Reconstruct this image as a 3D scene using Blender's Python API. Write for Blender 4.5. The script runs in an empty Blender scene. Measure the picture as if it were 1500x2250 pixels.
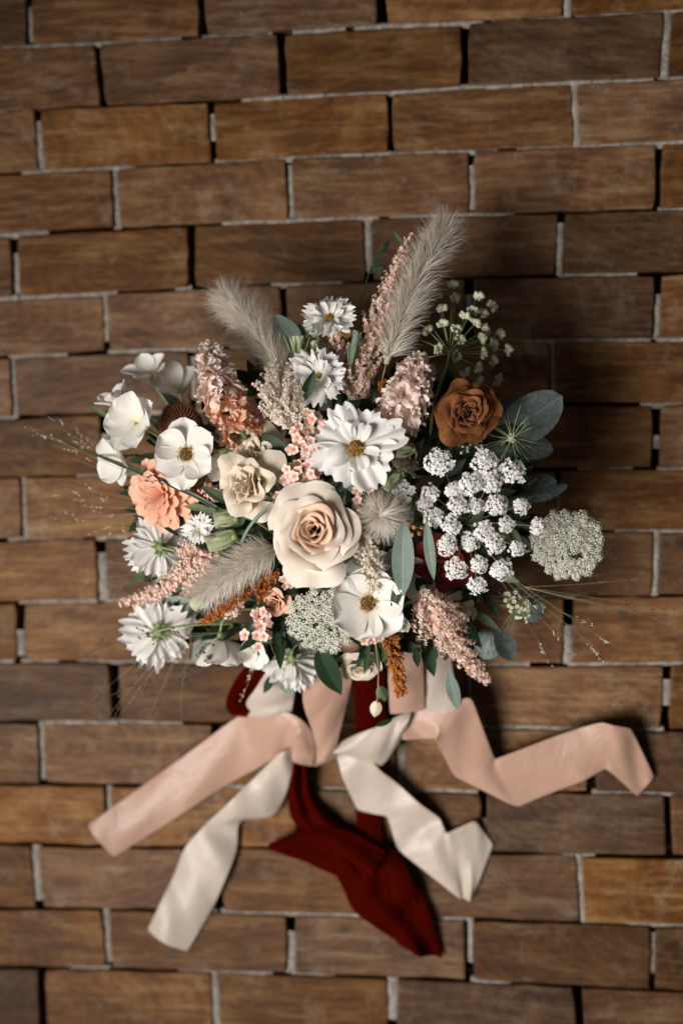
import bpy, math, random
import numpy as np
from mathutils import Vector, Matrix

random.seed(11); np.random.seed(11)
rnd = random.random
def ru(a, b): return a + (b - a) * rnd()
scene = bpy.context.scene
col = scene.collection

# ------------------------------------------------------------------ camera
DIST, LENS, SENS = 1.65, 50.0, 24.0
RC = Matrix.Rotation(math.radians(7.0), 3, 'Y') @ Matrix.Rotation(math.radians(-4.0), 3, 'X')
CAM = -(RC @ Vector((0, 0, -1))) * DIST
cd = bpy.data.cameras.new('camera'); cam = bpy.data.objects.new('camera', cd); col.objects.link(cam)
cam.matrix_world = Matrix.Translation(CAM) @ RC.to_4x4()
cd.lens = LENS; cd.sensor_width = SENS; cd.sensor_fit = 'HORIZONTAL'; cd.clip_start = 0.05; cd.clip_end = 50
cd.dof.use_dof = True; cd.dof.focus_distance = DIST - 0.235; cd.dof.aperture_fstop = 1.7
scene.camera = cam

# ------------------------------------------------------------------ light: one big soft window low on the left, a dim room
w = bpy.data.worlds.new('World'); scene.world = w; w.use_nodes = True
w.node_tree.nodes['Background'].inputs[0].default_value = (1.0, 0.92, 0.83, 1)
w.node_tree.nodes['Background'].inputs[1].default_value = 0.05
def area(name, loc, target, sx, sy, power, colr, spread=180):
    l = bpy.data.lights.new(name, 'AREA'); l.shape = 'RECTANGLE'; l.size = sx; l.size_y = sy
    l.energy = power; l.color = colr; l.spread = math.radians(spread)
    o = bpy.data.objects.new(name, l); col.objects.link(o); o.location = loc
    o.rotation_euler = (Vector(target) - Vector(loc)).to_track_quat('-Z', 'Y').to_euler()
    return o
area('window_light', (-1.12, -0.74, 1.98), (0.13, -0.12, 0.12), 1.25, 1.15, 11.0, (1.0, 0.955, 0.915), 53)
scene.view_settings.view_transform = 'Standard'; scene.view_settings.look = 'None'
scene.view_settings.exposure = 0.0; scene.view_settings.gamma = 1.0
scene.render.engine = 'CYCLES'
scene.cycles.use_denoising = True
scene.cycles.max_bounces = 8; scene.cycles.transparent_max_bounces = 8

# ------------------------------------------------------------------ helpers
def P(px, py, z=0.0):
    """point of the place at height z that stands at that spot of the photograph"""
    d = RC @ Vector(((px - 750) / 1500 * SENS / LENS, -(py - 1125) / 1500 * SENS / LENS, -1))
    return CAM + d * ((z - CAM.z) / d.z)
def S(z): return SENS / LENS * (DIST - z) / 1500          # metres per photograph pixel at height z
def ZD(px, py, off=0.0):                                   # height of the bouquet's dome
    d2 = ((px - 745) ** 2 + (py - 1120) ** 2) / 420.0 ** 2
    return max(0.09, 0.255 - 0.085 * d2) + off
BIND = P(790, 1490, 0.055); HEAD = P(760, 1180, 0.17)

def me(name, V, Fc, mat=None, uv=None, smooth=True, mats=None, fm=None):
    m = bpy.data.meshes.new(name)
    V = np.asarray(V, dtype=np.float64)
    m.from_pydata(V.tolist(), [], [tuple(int(i) for i in f) for f in Fc])
    if uv is not None:
        l = m.uv_layers.new(name='UVMap')
        idx = np.empty(len(m.loops), dtype=np.int32); m.loops.foreach_get('vertex_index', idx)
        l.data.foreach_set('uv', np.asarray(uv, dtype=np.float32)[idx].ravel())
    if smooth: m.polygons.foreach_set('use_smooth', [True] * len(m.polygons))
    if mats:
        for a in mats: m.materials.append(a)
        if fm is not None: m.polygons.foreach_set('material_index', fm)
    elif mat: m.materials.append(mat)
    m.update(); return m
def ob(name, mesh, parent=None, M=None):
    o = bpy.data.objects.new(name, mesh); col.objects.link(o)
    if parent: o.parent = parent
    if M is not None: o.matrix_local = M
    return o
def thing(name, label, cat, M=None, group=None):
    o = bpy.data.objects.new(name, None); col.objects.link(o); o.empty_display_size = 0.02
    if M is not None: o.matrix_world = M
    o['label'] = label; o['category'] = cat
    if group: o['group'] = group
    return o
def frame(loc, facing, roll=0.0):
    q = Vector(facing).normalized().to_track_quat('Z', 'Y')
    return Matrix.Translation(loc) @ q.to_matrix().to_4x4() @ Matrix.Rotation(roll, 4, 'Z')
RZ = lambda a: Matrix.Rotation(a, 4, 'Z')
RX = lambda a: Matrix.Rotation(a, 4, 'X')
RY = lambda a: Matrix.Rotation(a, 4, 'Y')
T = lambda x, y=0, z=0: Matrix.Translation((x, y, z))
SC = lambda s: Matrix.Diagonal((s, s, s, 1))

class MB:                                                   # mesh collector
    def __init__(s): s.v = []; s.f = []; s.uv = []; s.fm = []; s.n = 0
    def add(s, V, Fc, uv=None, mi=0):
        V = np.asarray(V, float); s.v.append(V); s.f += [tuple(i + s.n for i in f) for f in Fc]
        s.uv.append(np.asarray(uv, float) if uv is not None else np.zeros((len(V), 2)))
        s.fm += [mi] * len(Fc); s.n += len(V)
    def mesh(s, name, mat, smooth=True):
        if isinstance(mat, (list, tuple)):
            return me(name, np.vstack(s.v), s.f, None, np.vstack(s.uv), smooth, mat, s.fm)
        return me(name, np.vstack(s.v), s.f, mat, np.vstack(s.uv), smooth)
def xf(V, M):
    A = np.array(M); return np.asarray(V) @ A[:3, :3].T + A[:3, 3]
def gridf(nu, nv):
    return [(i * nv + j, i * nv + j + 1, (i + 1) * nv + j + 1, (i + 1) * nv + j) for i in range(nu - 1) for j in range(nv - 1)]
def bez(p0, p1, p2, p3, n):
    t = np.linspace(0, 1, n)[:, None]
    p0, p1, p2, p3 = (np.array(p, float) for p in (p0, p1, p2, p3))
    return (1 - t) ** 3 * p0 + 3 * (1 - t) ** 2 * t * p1 + 3 * (1 - t) * t ** 2 * p2 + t ** 3 * p3
def crom(pts, n):
    p = np.array(pts, float); p = np.vstack([2 * p[0] - p[1], p, 2 * p[-1] - p[-2]]); out = []
    for k in range(1, len(p) - 2):
        for t in np.linspace(0, 1, n, endpoint=False):
            a, b, c, d = p[k - 1:k + 3]
            out.append(0.5 * (2 * b + (c - a) * t + (2 * a - 5 * b + 4 * c - d) * t * t + (3 * b - a - 3 * c + d) * t ** 3))
    out.append(p[-2]); return np.array(out)
def tube(path, r, sides=6):
    path = np.array(path, float); n = len(path); r = np.broadcast_to(np.asarray(r, float), (n,))
    tan = np.gradient(path, axis=0); tan /= np.linalg.norm(tan, axis=1)[:, None] + 1e-12
    up = np.array([0.31, 0.23, 0.92]); V = []; 
    for i in range(n):
        a = np.cross(tan[i], up); a /= np.linalg.norm(a) + 1e-12; b = np.cross(tan[i], a); up = np.cross(a, tan[i]) if i else up
        for k in range(sides):
            th = 2 * math.pi * k / sides; V.append(path[i] + r[i] * (math.cos(th) * a + math.sin(th) * b))
    F = [(i * sides + k, i * sides + (k + 1) % sides, (i + 1) * sides + (k + 1) % sides, (i + 1) * sides + k) for i in range(n - 1) for k in range(sides)]
    F += [tuple(range(sides))[::-1], tuple((n - 1) * sides + k for k in range(sides))]
    uv = [(k / sides, i / (n - 1)) for i in range(n) for k in range(sides)]
    return np.array(V), F, uv
def lathe(prof, sides=14, sq=1.0):
    n = len(prof); V = [(r * math.cos(2 * math.pi * k / sides), sq * r * math.sin(2 * math.pi * k / sides), z) for r, z in prof for k in range(sides)]
    F = [(i * sides + k, i * sides + (k + 1) % sides, (i + 1) * sides + (k + 1) % sides, (i + 1) * sides + k) for i in range(n - 1) for k in range(sides)]
    F += [tuple(range(sides))[::-1], tuple((n - 1) * sides + k for k in range(sides))]
    uv = [(k / sides, i / (n - 1)) for i in range(n) for k in range(sides)]
    return np.array(V), F, uv
def petal(L=1, W=.6, nu=7, nv=7, base=.2, wide=.6, end=.03, th0=0, th1=0, cup=0, ruf=0, rk=2.5, teeth=0, tk=3, ridge=0, twist=0, seed=0, jit=0):
    """a petal that grows along +Y from the origin and looks up to +Z"""
    rg = np.random.RandomState(seed); ph = rg.rand(6) * 6.28
    u = np.linspace(0, 1, nu)[:, None] * np.ones((1, nv)); v = np.linspace(-1, 1, nv)[None, :] * np.ones((nu, 1))
    a = np.clip(u / wide, 0, 1); a = base + (1 - base) * np.sin(a * math.pi / 2)
    b = np.clip((u - wide) / (1 - wide), 0, 1); wd = a * np.sqrt(np.clip(1 - b * b * (1 - end), 0, 1)) * W / 2
    um = u[:, 0]; th = th0 + th1 * um ** 1.3
    dy = np.cos(th); dz = np.sin(th); st = L / (nu - 1)
    Y = np.concatenate([[0], np.cumsum((dy[1:] + dy[:-1]) / 2 * st)]); Zc = np.concatenate([[0], np.cumsum((dz[1:] + dz[:-1]) / 2 * st)])
    x = v * wd; h = cup * wd * v * v * np.sin(np.clip(u, 0, 1) * 2.2) + ruf * W * np.sin(v * rk * 3.14 + ph[0]) * u ** 2 + ruf * .6 * W * np.sin(u * 7 + v * 3 + ph[1]) * u
    h = h + ridge * W * np.cos(v * 3.14 * 2.5) * np.sin(u * 2.6)
    ext = teeth * L * (np.cos(v * tk * 3.14 + ph[2] * .2) - 1) * np.clip((u - .72) / .28, 0, 1)
    x = x + twist * u * u * L * .3
    y = Y[:, None] + ext * np.cos(th)[:, None] - h * np.sin(th)[:, None]; z = Zc[:, None] + h * np.cos(th)[:, None] + ext * np.sin(th)[:, None]
    V = np.stack([x, y, z], -1).reshape(-1, 3) + jit * (rg.rand(nu * nv, 3) - .5)
    uv = np.stack([v * .5 + .5, u], -1).reshape(-1, 2)
    return V, gridf(nu, nv), uv
def leafv(L=1, W=.4, nu=10, nv=5, shape=1.0, tipq=1.0, fold=.25, bend=0.0, wave=0.0, seed=0):
    rg = np.random.RandomState(seed); ph = rg.rand(4) * 6.28
    u = np.linspace(0, 1, nu); wd = W / 2 * np.clip(np.sin(math.pi * u ** shape), 0, 1) ** tipq; wd[0] = W * .02; wd[-1] = W * .015
    V = []; uv = []; y = z = 0.0; st = L / (nu - 1)
    for i in range(nu):
        th = bend * u[i]
        if i: y += math.cos(th) * st; z += math.sin(th) * st
        for j in range(nv):
            v = -1 + 2 * j / (nv - 1); h = fold * wd[i] * abs(v) + wave * W * math.sin(u[i] * 9 + ph[0] + v * 1.5) * abs(v)
            V.append((v * wd[i], y - h * math.sin(th), z + h * math.cos(th))); uv.append((v * .5 + .5, u[i]))
    return np.array(V), gridf(nu, nv), uv

# ------------------------------------------------------------------ materials
def nt(name):
    m = bpy.data.materials.new(name); m.use_nodes = True; t = m.node_tree; t.nodes.clear()
    return m, t, t.nodes, t.links
def N(t, kind, **kw):
    n = t.nodes.new(kind)
    for k, v in kw.items():
        if k.startswith('i_'): n.inputs[k[2:].replace('_', ' ')].default_value = v
        else: setattr(n, k, v)
    return n
def ramp(t, stops, fac):
    r = t.nodes.new('ShaderNodeValToRGB'); e = r.color_ramp.elements
    while len(e) < len(stops): e.new(0.5)
    for k, (p, c) in enumerate(stops): e[k].position = p; e[k].color = (*c, 1)
    t.links.new(fac, r.inputs[0]); return r.outputs[0]
def mixc(t, a, b, fac, mode='MIX'):
    m = t.nodes.new('ShaderNodeMix'); m.data_type = 'RGBA'; m.blend_type = mode
    for s, x in ((m.inputs[0], fac), (m.inputs[6], a), (m.inputs[7], b)):
        if hasattr(x, 'is_output'): t.links.new(x, s)
        elif isinstance(x, (int, float)): s.default_value = x
        else: s.default_value = (*x, 1)
    return m.outputs[2]
def soft(name, stops, vein=(.9, .86, .8), rough=.6, trans=.28, veinamt=.25, vary=.12, streak=26, bump=.5, sheen=.15, spec=.3, tc=None):
    """petal or leaf: pigment runs from base (v=0) to tip (v=1), fine streaks run along it"""
    m, t, n, L = nt(name)
    uv = N(t, 'ShaderNodeTexCoord'); sep = N(t, 'ShaderNodeSeparateXYZ'); L.new(uv.outputs['UV'], sep.inputs[0])
    mp = N(t, 'ShaderNodeMapping'); mp.inputs['Scale'].default_value = (streak, 2.2, 1); L.new(uv.outputs['UV'], mp.inputs[0])
    oi = N(t, 'ShaderNodeObjectInfo')
    ad = N(t, 'ShaderNodeVectorMath', operation='ADD'); L.new(mp.outputs[0], ad.inputs[0]); L.new(oi.outputs['Random'], ad.inputs[1])
    nz = N(t, 'ShaderNodeTexNoise', i_Scale=1.0, i_Detail=3.0); L.new(ad.outputs[0], nz.inputs['Vector'])
    nb = N(t, 'ShaderNodeTexNoise', i_Scale=55.0, i_Detail=3.0); L.new(uv.outputs['Object'], nb.inputs['Vector'])
    j = N(t, 'ShaderNodeMath', operation='MULTIPLY_ADD'); L.new(nb.outputs[0], j.inputs[0]); j.inputs[1].default_value = .3
    s2 = N(t, 'ShaderNodeMath', operation='SUBTRACT'); L.new(sep.outputs[1], s2.inputs[0]); s2.inputs[1].default_value = .15; L.new(s2.outputs[0], j.inputs[2])
    c = ramp(t, stops, j.outputs[0])
    rs = N(t, 'ShaderNodeMapRange'); rs.inputs[1].default_value = .35; rs.inputs[2].default_value = .75; L.new(nz.outputs[0], rs.inputs[0])
    mm = N(t, 'ShaderNodeMath', operation='MULTIPLY'); L.new(rs.outputs[0], mm.inputs[0]); mm.inputs[1].default_value = veinamt
    c = mixc(t, c, vein, mm.outputs[0])
    hv = N(t, 'ShaderNodeHueSaturation'); L.new(c, hv.inputs['Color'])
    mr = N(t, 'ShaderNodeMapRange'); L.new(oi.outputs['Random'], mr.inputs[0]); mr.inputs[3].default_value = 1 - vary; mr.inputs[4].default_value = 1 + vary
    L.new(mr.outputs[0], hv.inputs['Value']); c = hv.outputs[0]
    b = N(t, 'ShaderNodeBump', i_Strength=bump, i_Distance=.0006); L.new(nz.outputs[0], b.inputs['Height'])
    p = N(t, 'ShaderNodeBsdfPrincipled', i_Roughness=rough); L.new(c, p.inputs['Base Color']); L.new(b.outputs[0], p.inputs['Normal'])
    p.inputs['Sheen Weight'].default_value = sheen; p.inputs['Specular IOR Level'].default_value = spec
    tr = N(t, 'ShaderNodeBsdfTranslucent'); L.new(b.outputs[0], tr.inputs['Normal'])
    L.new(c if tc is None else mixc(t, c, tc, .6), tr.inputs['Color'])
    mx = N(t, 'ShaderNodeMixShader'); mx.inputs[0].default_value = trans; L.new(p.outputs[0], mx.inputs[1]); L.new(tr.outputs[0], mx.inputs[2])
    o = N(t, 'ShaderNodeOutputMaterial'); L.new(mx.outputs[0], o.inputs[0]); return m
def leafmat(name, dark, light, rib, rough=.45, trans=.18, powder=0.0, pc=(.5, .58, .55)):
    m, t, n, L = nt(name)
    tc = N(t, 'ShaderNodeTexCoord'); sep = N(t, 'ShaderNodeSeparateXYZ'); L.new(tc.outputs['UV'], sep.inputs[0]); oi = N(t, 'ShaderNodeObjectInfo')
    nz = N(t, 'ShaderNodeTexNoise', i_Scale=70.0, i_Detail=5.0, i_Roughness=.65); L.new(tc.outputs['Object'], nz.inputs['Vector'])
    f = N(t, 'ShaderNodeMath', operation='MULTIPLY_ADD'); L.new(oi.outputs['Random'], f.inputs[0]); f.inputs[1].default_value = .5
    s = N(t, 'ShaderNodeMath', operation='SUBTRACT'); L.new(nz.outputs[0], s.inputs[0]); s.inputs[1].default_value = .25; L.new(s.outputs[0], f.inputs[2])
    c = ramp(t, [(.15, dark), (.75, light)], f.outputs[0])
    # midrib and side veins
    a = N(t, 'ShaderNodeMath', operation='SUBTRACT'); L.new(sep.outputs[0], a.inputs[0]); a.inputs[1].default_value = .5
    ab = N(t, 'ShaderNodeMath', operation='ABSOLUTE'); L.new(a.outputs[0], ab.inputs[0])
    r1 = N(t, 'ShaderNodeMapRange'); L.new(ab.outputs[0], r1.inputs[0]); r1.inputs[1].default_value = .018; r1.inputs[2].default_value = .045; r1.inputs[3].default_value = .7; r1.inputs[4].default_value = 0
    k = N(t, 'ShaderNodeMath', operation='MULTIPLY_ADD'); L.new(ab.outputs[0], k.inputs[0]); k.inputs[1].default_value = -1.1; L.new(sep.outputs[1], k.inputs[2])
    si = N(t, 'ShaderNodeMath', operation='MULTIPLY'); L.new(k.outputs[0], si.inputs[0]); si.inputs[1].default_value = 75
    sn = N(t, 'ShaderNodeMath', operation='SINE'); L.new(si.outputs[0], sn.inputs[0])
    r2 = N(t, 'ShaderNodeMapRange'); L.new(sn.outputs[0], r2.inputs[0]); r2.inputs[1].default_value = .88; r2.inputs[2].default_value = 1; r2.inputs[4].default_value = .28
    mx0 = N(t, 'ShaderNodeMath', operation='MAXIMUM'); L.new(r1.outputs[0], mx0.inputs[0]); L.new(r2.outputs[0], mx0.inputs[1])
    c = mixc(t, c, rib, mx0.outputs[0])
    if powder:
        n2 = N(t, 'ShaderNodeTexNoise', i_Scale=260.0, i_Detail=6.0, i_Roughness=.8); L.new(tc.outputs['Object'], n2.inputs['Vector'])
        r3 = N(t, 'ShaderNodeMapRange'); L.new(n2.outputs[0], r3.inputs[0]); r3.inputs[1].default_value = .42; r3.inputs[2].default_value = .62; r3.inputs[4].default_value = powder
        c = mixc(t, c, pc, r3.outputs[0])
    b = N(t, 'ShaderNodeBump', i_Strength=.4, i_Distance=.0006); L.new(nz.outputs[0], b.inputs['Height'])
    p = N(t, 'ShaderNodeBsdfPrincipled', i_Roughness=rough); p.inputs['Specular IOR Level'].default_value = .22; L.new(c, p.inputs['Base Color']); L.new(b.outputs[0], p.inputs['Normal'])
    tr = N(t, 'ShaderNodeBsdfTranslucent'); L.new(c, tr.inputs['Color'])
    mx = N(t, 'ShaderNodeMixShader'); mx.inputs[0].default_value = trans; L.new(p.outputs[0], mx.inputs[1]); L.new(tr.outputs[0], mx.inputs[2])
    o = N(t, 'ShaderNodeOutputMaterial'); L.new(mx.outputs[0], o.inputs[0]); return m
def plain(name, a, b, rough=.7, scale=90, trans=0.0, bump=.4):
    m, t, n, L = nt(name); tc = N(t, 'ShaderNodeTexCoord')
    nz = N(t, 'ShaderNodeTexNoise', i_Scale=float(scale), i_Detail=4.0); L.new(tc.outputs['Object'], nz.inputs['Vector'])
    c = ramp(t, [(.3, a), (.7, b)], nz.outputs[0])
    bp = N(t, 'ShaderNodeBump', i_Strength=bump, i_Distance=.0008); L.new(nz.outputs[0], bp.inputs['Height'])
    p = N(t, 'ShaderNodeBsdfPrincipled', i_Roughness=rough); L.new(c, p.inputs['Base Color']); L.new(bp.outputs[0], p.inputs['Normal'])
    out = p.outputs[0]
    if trans:
        tr = N(t, 'ShaderNodeBsdfTranslucent'); L.new(c, tr.inputs['Color'])
        mx = N(t, 'ShaderNodeMixShader'); mx.inputs[0].default_value = trans; L.new(out, mx.inputs[1]); L.new(tr.outputs[0], mx.inputs[2]); out = mx.outputs[0]
    o = N(t, 'ShaderNodeOutputMaterial'); L.new(out, o.inputs[0]); return m
def woodmat():
    m, t, n, L = nt('wood_block'); tc = N(t, 'ShaderNodeTexCoord'); oi = N(t, 'ShaderNodeObjectInfo')
    wn = N(t, 'ShaderNodeTexWhiteNoise'); wn.noise_dimensions = '1D'; L.new(oi.outputs['Random'], wn.inputs['W'])
    # growth rings: each block was cut at another place of the log
    off = N(t, 'ShaderNodeVectorMath', operation='MULTIPLY_ADD'); L.new(wn.outputs['Color'], off.inputs[0]); off.inputs[1].default_value = (.34, .30, .0); off.inputs[2].default_value = (-.17, -.15, 0)
    vv = N(t, 'ShaderNodeVectorMath', operation='ADD'); L.new(tc.outputs['Object'], vv.inputs[0]); L.new(off.outputs[0], vv.inputs[1])
    sq = N(t, 'ShaderNodeVectorMath', operation='MULTIPLY'); L.new(vv.outputs[0], sq.inputs[0]); sq.inputs[1].default_value = (.7, 1.25, .2)
    wv = N(t, 'ShaderNodeTexWave', wave_type='RINGS', rings_direction='Z', i_Scale=26.0, i_Distortion=2.6, i_Detail=4.0, i_Detail_Scale=.55, i_Detail_Roughness=.6); L.new(sq.outputs[0], wv.inputs['Vector'])
    rv = N(t, 'ShaderNodeVectorMath', operation='MULTIPLY_ADD'); L.new(wn.outputs['Color'], rv.inputs[0]); rv.inputs[1].default_value = (9, 9, 9); L.new(tc.outputs['Object'], rv.inputs[2])
    n1 = N(t, 'ShaderNodeTexNoise', i_Scale=13.0, i_Detail=8.0, i_Roughness=.72, i_Distortion=.6); L.new(rv.outputs[0], n1.inputs['Vector'])
    ms = N(t, 'ShaderNodeMapping'); ms.inputs['Scale'].default_value = (11, 85, 16); L.new(rv.outputs[0], ms.inputs[0])
    n2 = N(t, 'ShaderNodeTexNoise', i_Scale=1.0, i_Detail=6.0, i_Roughness=.7); L.new(ms.outputs[0], n2.inputs['Vector'])
    n3 = N(t, 'ShaderNodeTexNoise', i_Scale=190.0, i_Detail=4.0, i_Roughness=.7); L.new(rv.outputs[0], n3.inputs['Vector'])
    c = ramp(t, [(.0, (.100, .039, .012)), (.5, (.132, .054, .018)), (1, (.172, .078, .028))], wv.outputs['Fac'])
    g = ramp(t, [(.32, (.030, .0125, .0038)), (.52, (.106, .045, .0155)), (.74, (.21, .112, .050))], n1.outputs[0])
    c = mixc(t, c, g, .74)
    sm = N(t, 'ShaderNodeMapRange'); L.new(n2.outputs[0], sm.inputs[0]); sm.inputs[1].default_value = .50; sm.inputs[2].default_value = .72; sm.inputs[4].default_value = .75
    c = mixc(t, c, (.25, .160, .078), sm.outputs[0])
    dm = N(t, 'ShaderNodeMapRange'); L.new(n2.outputs[0], dm.inputs[0]); dm.inputs[1].default_value = .47; dm.inputs[2].default_value = .28; dm.inputs[4].default_value = .8
    c = mixc(t, c, (.032, .014, .006), dm.outputs[0])
    n4 = N(t, 'ShaderNodeTexNoise', i_Scale=24.0, i_Detail=7.0, i_Roughness=.75); L.new(rv.outputs[0], n4.inputs['Vector'])
    du = N(t, 'ShaderNodeMapRange'); L.new(n4.outputs[0], du.inputs[0]); du.inputs[1].default_value = .54; du.inputs[2].default_value = .74; du.inputs[4].default_value = .55
    c = mixc(t, c, (.27, .205, .14), du.outputs[0])
    # knots and scuffs
    vo = N(t, 'ShaderNodeTexVoronoi', i_Scale=17.0); L.new(rv.outputs[0], vo.inputs['Vector'])
    kn = N(t, 'ShaderNodeMapRange'); L.new(vo.outputs['Distance'], kn.inputs[0]); kn.inputs[1].default_value = .03; kn.inputs[2].default_value = .13; kn.inputs[3].default_value = .8; kn.inputs[4].default_value = 0
    c = mixc(t, c, (.045, .028, .018), kn.outputs[0])
    c = mixc(t, c, n3.outputs['Fac'], .35, 'OVERLAY')
    hv = N(t, 'ShaderNodeHueSaturation'); L.new(c, hv.inputs['Color'])
    a = N(t, 'ShaderNodeMapRange'); L.new(wn.outputs['Value'], a.inputs[0]); a.inputs[3].default_value = .50; a.inputs[4].default_value = 1.38; L.new(a.outputs[0], hv.inputs['Value'])
    a2 = N(t, 'ShaderNodeMapRange'); L.new(oi.outputs['Random'], a2.inputs[0]); a2.inputs[3].default_value = .92; a2.inputs[4].default_value = 1.14; L.new(a2.outputs[0], hv.inputs['Saturation'])
    hs = N(t, 'ShaderNodeMath', operation='MULTIPLY_ADD'); L.new(n2.outputs[0], hs.inputs[0]); hs.inputs[1].default_value = .7
    h2 = N(t, 'ShaderNodeMath', operation='MULTIPLY_ADD'); L.new(wv.outputs['Fac'], h2.inputs[0]); h2.inputs[1].default_value = .25; L.new(n3.outputs[0], h2.inputs[2]); L.new(h2.outputs[0], hs.inputs[2])
    b = N(t, 'ShaderNodeBump', i_Strength=.5, i_Distance=.0015); L.new(hs.outputs[0], b.inputs['Height'])
    p = N(t, 'ShaderNodeBsdfPrincipled', i_Roughness=.55); p.inputs['Specular IOR Level'].default_value = .2; L.new(hv.outputs[0], p.inputs['Base Color']); L.new(b.outputs[0], p.inputs['Normal'])
    rr = N(t, 'ShaderNodeMapRange'); L.new(n1.outputs[0], rr.inputs[0]); rr.inputs[3].default_value = .42; rr.inputs[4].default_value = .75; L.new(rr.outputs[0], p.inputs['Roughness'])
    o = N(t, 'ShaderNodeOutputMaterial'); L.new(p.outputs[0], o.inputs[0]); return m
def clothmat(name, a, b, rough, sheen, stint, weave=900, trans=.1, spec=.35):
    m, t, n, L = nt(name); tc = N(t, 'ShaderNodeTexCoord')
    mp = N(t, 'ShaderNodeMapping'); mp.inputs['Scale'].default_value = (60, 3, 1); L.new(tc.outputs['UV'], mp.inputs[0])
    n1 = N(t, 'ShaderNodeTexNoise', i_Scale=1.0, i_Detail=5.0); L.new(mp.outputs[0], n1.inputs['Vector'])
    n2 = N(t, 'ShaderNodeTexNoise', i_Scale=float(weave), i_Detail=2.0); L.new(tc.outputs['Object'], n2.inputs['Vector'])
    n3 = N(t, 'ShaderNodeTexNoise', i_Scale=28.0, i_Detail=3.0); L.new(tc.outputs['Object'], n3.inputs['Vector'])
    c = ramp(t, [(.3, a), (.7, b)], n1.outputs[0])
    n3.inputs['Distortion'].default_value = 1.2; n3.inputs['Detail'].default_value = 5.0
    h = N(t, 'ShaderNodeMath', operation='MULTIPLY_ADD'); L.new(n3.outputs[0], h.inputs[0]); h.inputs[1].default_value = 6.0; L.new(n2.outputs[0], h.inputs[2])
    bp = N(t, 'ShaderNodeBump', i_Strength=.35, i_Distance=.001); L.new(h.outputs[0], bp.inputs['Height'])
    p = N(t, 'ShaderNodeBsdfPrincipled', i_Roughness=rough); L.new(c, p.inputs['Base Color']); L.new(bp.outputs[0], p.inputs['Normal'])
    p.inputs['Specular IOR Level'].default_value = spec; p.inputs['Sheen Weight'].default_value = sheen; p.inputs['Sheen Tint'].default_value = (*stint, 1); p.inputs['Sheen Roughness'].default_value = .22
    tr = N(t, 'ShaderNodeBsdfTranslucent'); L.new(c, tr.inputs['Color'])
    mx = N(t, 'ShaderNodeMixShader'); mx.inputs[0].default_value = trans; L.new(p.outputs[0], mx.inputs[1]); L.new(tr.outputs[0], mx.inputs[2])
    o = N(t, 'ShaderNodeOutputMaterial'); L.new(mx.outputs[0], o.inputs[0]); return m

M = {}
M['wood'] = woodmat()
M['mortar'] = plain('mortar', (.13, .11, .09), (.36, .32, .275), .9, 180, bump=1.0)
M['void'] = plain('floor_bed', (.012, .010, .008), (.03, .025, .02), .95, 60)
W0 = (.80, .78, .73)
M['white'] = soft('white_petal', [(.0, (.70, .72, .54)), (.25, (.85, .83, .78)), (1, (.89, .87, .85))], (.66, .63, .58), trans=.26, veinamt=.45, vary=.05)
M['white_soft'] = soft('ivory_petal', [(.0, (.68, .66, .46)), (.3, (.84, .81, .75)), (1, (.88, .86, .82))], (.68, .64, .57), trans=.26, veinamt=.40, vary=.05, streak=18)
M['blush'] = soft('blush_rose_petal', [(.0, (.60, .30, .15)), (.4, (.74, .52, .38)), (.75, (.82, .69, .57)), (1, (.84, .74, .63))], (.80, .68, .57), trans=.18, veinamt=.2, vary=.03, streak=14, bump=.12)
M['blush_in'] = soft('peach_rose_heart', [(.0, (.58, .22, .08)), (.5, (.74, .41, .23)), (1, (.82, .60, .44))], (.78, .56, .42), trans=.18, veinamt=.2, vary=.03, streak=14, bump=.12)
M['toffee'] = soft('toffee_rose_petal', [(.0, (.07, .014, .003)), (.6, (.15, .040, .010)), (1, (.34, .125, .036))], (.08, .02, .006), trans=.25, veinamt=.4, vary=.12, streak=20)
M['coral'] = soft('coral_petal', [(.0, (.72, .17, .07)), (.4, (.83, .37, .22)), (1, (.87, .53, .38))], (.86, .58, .44), trans=.28, veinamt=.35, vary=.07)
M['stock'] = soft('peach_stock_petal', [(.0, (.82, .30, .12)), (.4, (.89, .48, .29)), (1, (.92, .67, .53))], (.91, .64, .50), trans=.34, veinamt=.3, vary=.10, streak=12)
M['stock_pale'] = soft('pale_pink_stock_petal', [(.0, (.86, .46, .32)), (.3, (.91, .70, .60)), (1, (.94, .85, .80))], (.92, .74, .66), trans=.34, veinamt=.3, vary=.08, streak=12)
M['cream'] = soft('cream_petal', [(.0, (.62, .40, .14)), (.45, (.76, .62, .42)), (1, (.82, .73, .60))], (.80, .70, .58), trans=.32, veinamt=.25, vary=.06)
M['wine'] = soft('wine_red_petal', [(.0, (.10, .006, .004)), (.6, (.24, .015, .010)), (1, (.34, .03, .02))], (.16, .01, .008), trans=.2, veinamt=.4)
M['blossom'] = soft('coral_blossom', [(.0, (.68, .10, .05)), (.22, (.84, .42, .31)), (.55, (.89, .68, .58)), (1, (.91, .77, .69))], (.88, .60, .50), trans=.2, veinamt=.2, vary=.14)
M['astilbe'] = plain('pink_astilbe_floret', (.86, .55, .45), (.93, .77, .68), .7, 120, .25)
M['astilbe_cream'] = plain('cream_astilbe_floret', (.76, .63, .51), (.88, .79, .69), .7, 120, .25)
M['lace'] = plain('white_lace_floret', (.84, .82, .79), (.91, .89, .87), .7, 300, .15)
M['lace_green'] = plain('green_white_lace_floret', (.64, .63, .51), (.86, .84, .75), .7, 120, .2)
M['amaranth'] = plain('rust_amaranth', (.28, .075, .012), (.56, .20, .035), .6, 160, .1)
M['bristle'] = plain('bristle', (.80, .74, .65), (.90, .85, .77), .5, 60, .45, 0)
M['spine'] = plain('seed_spindle', (.30, .29, .22), (.46, .44, .36), .7, 120)
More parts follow.
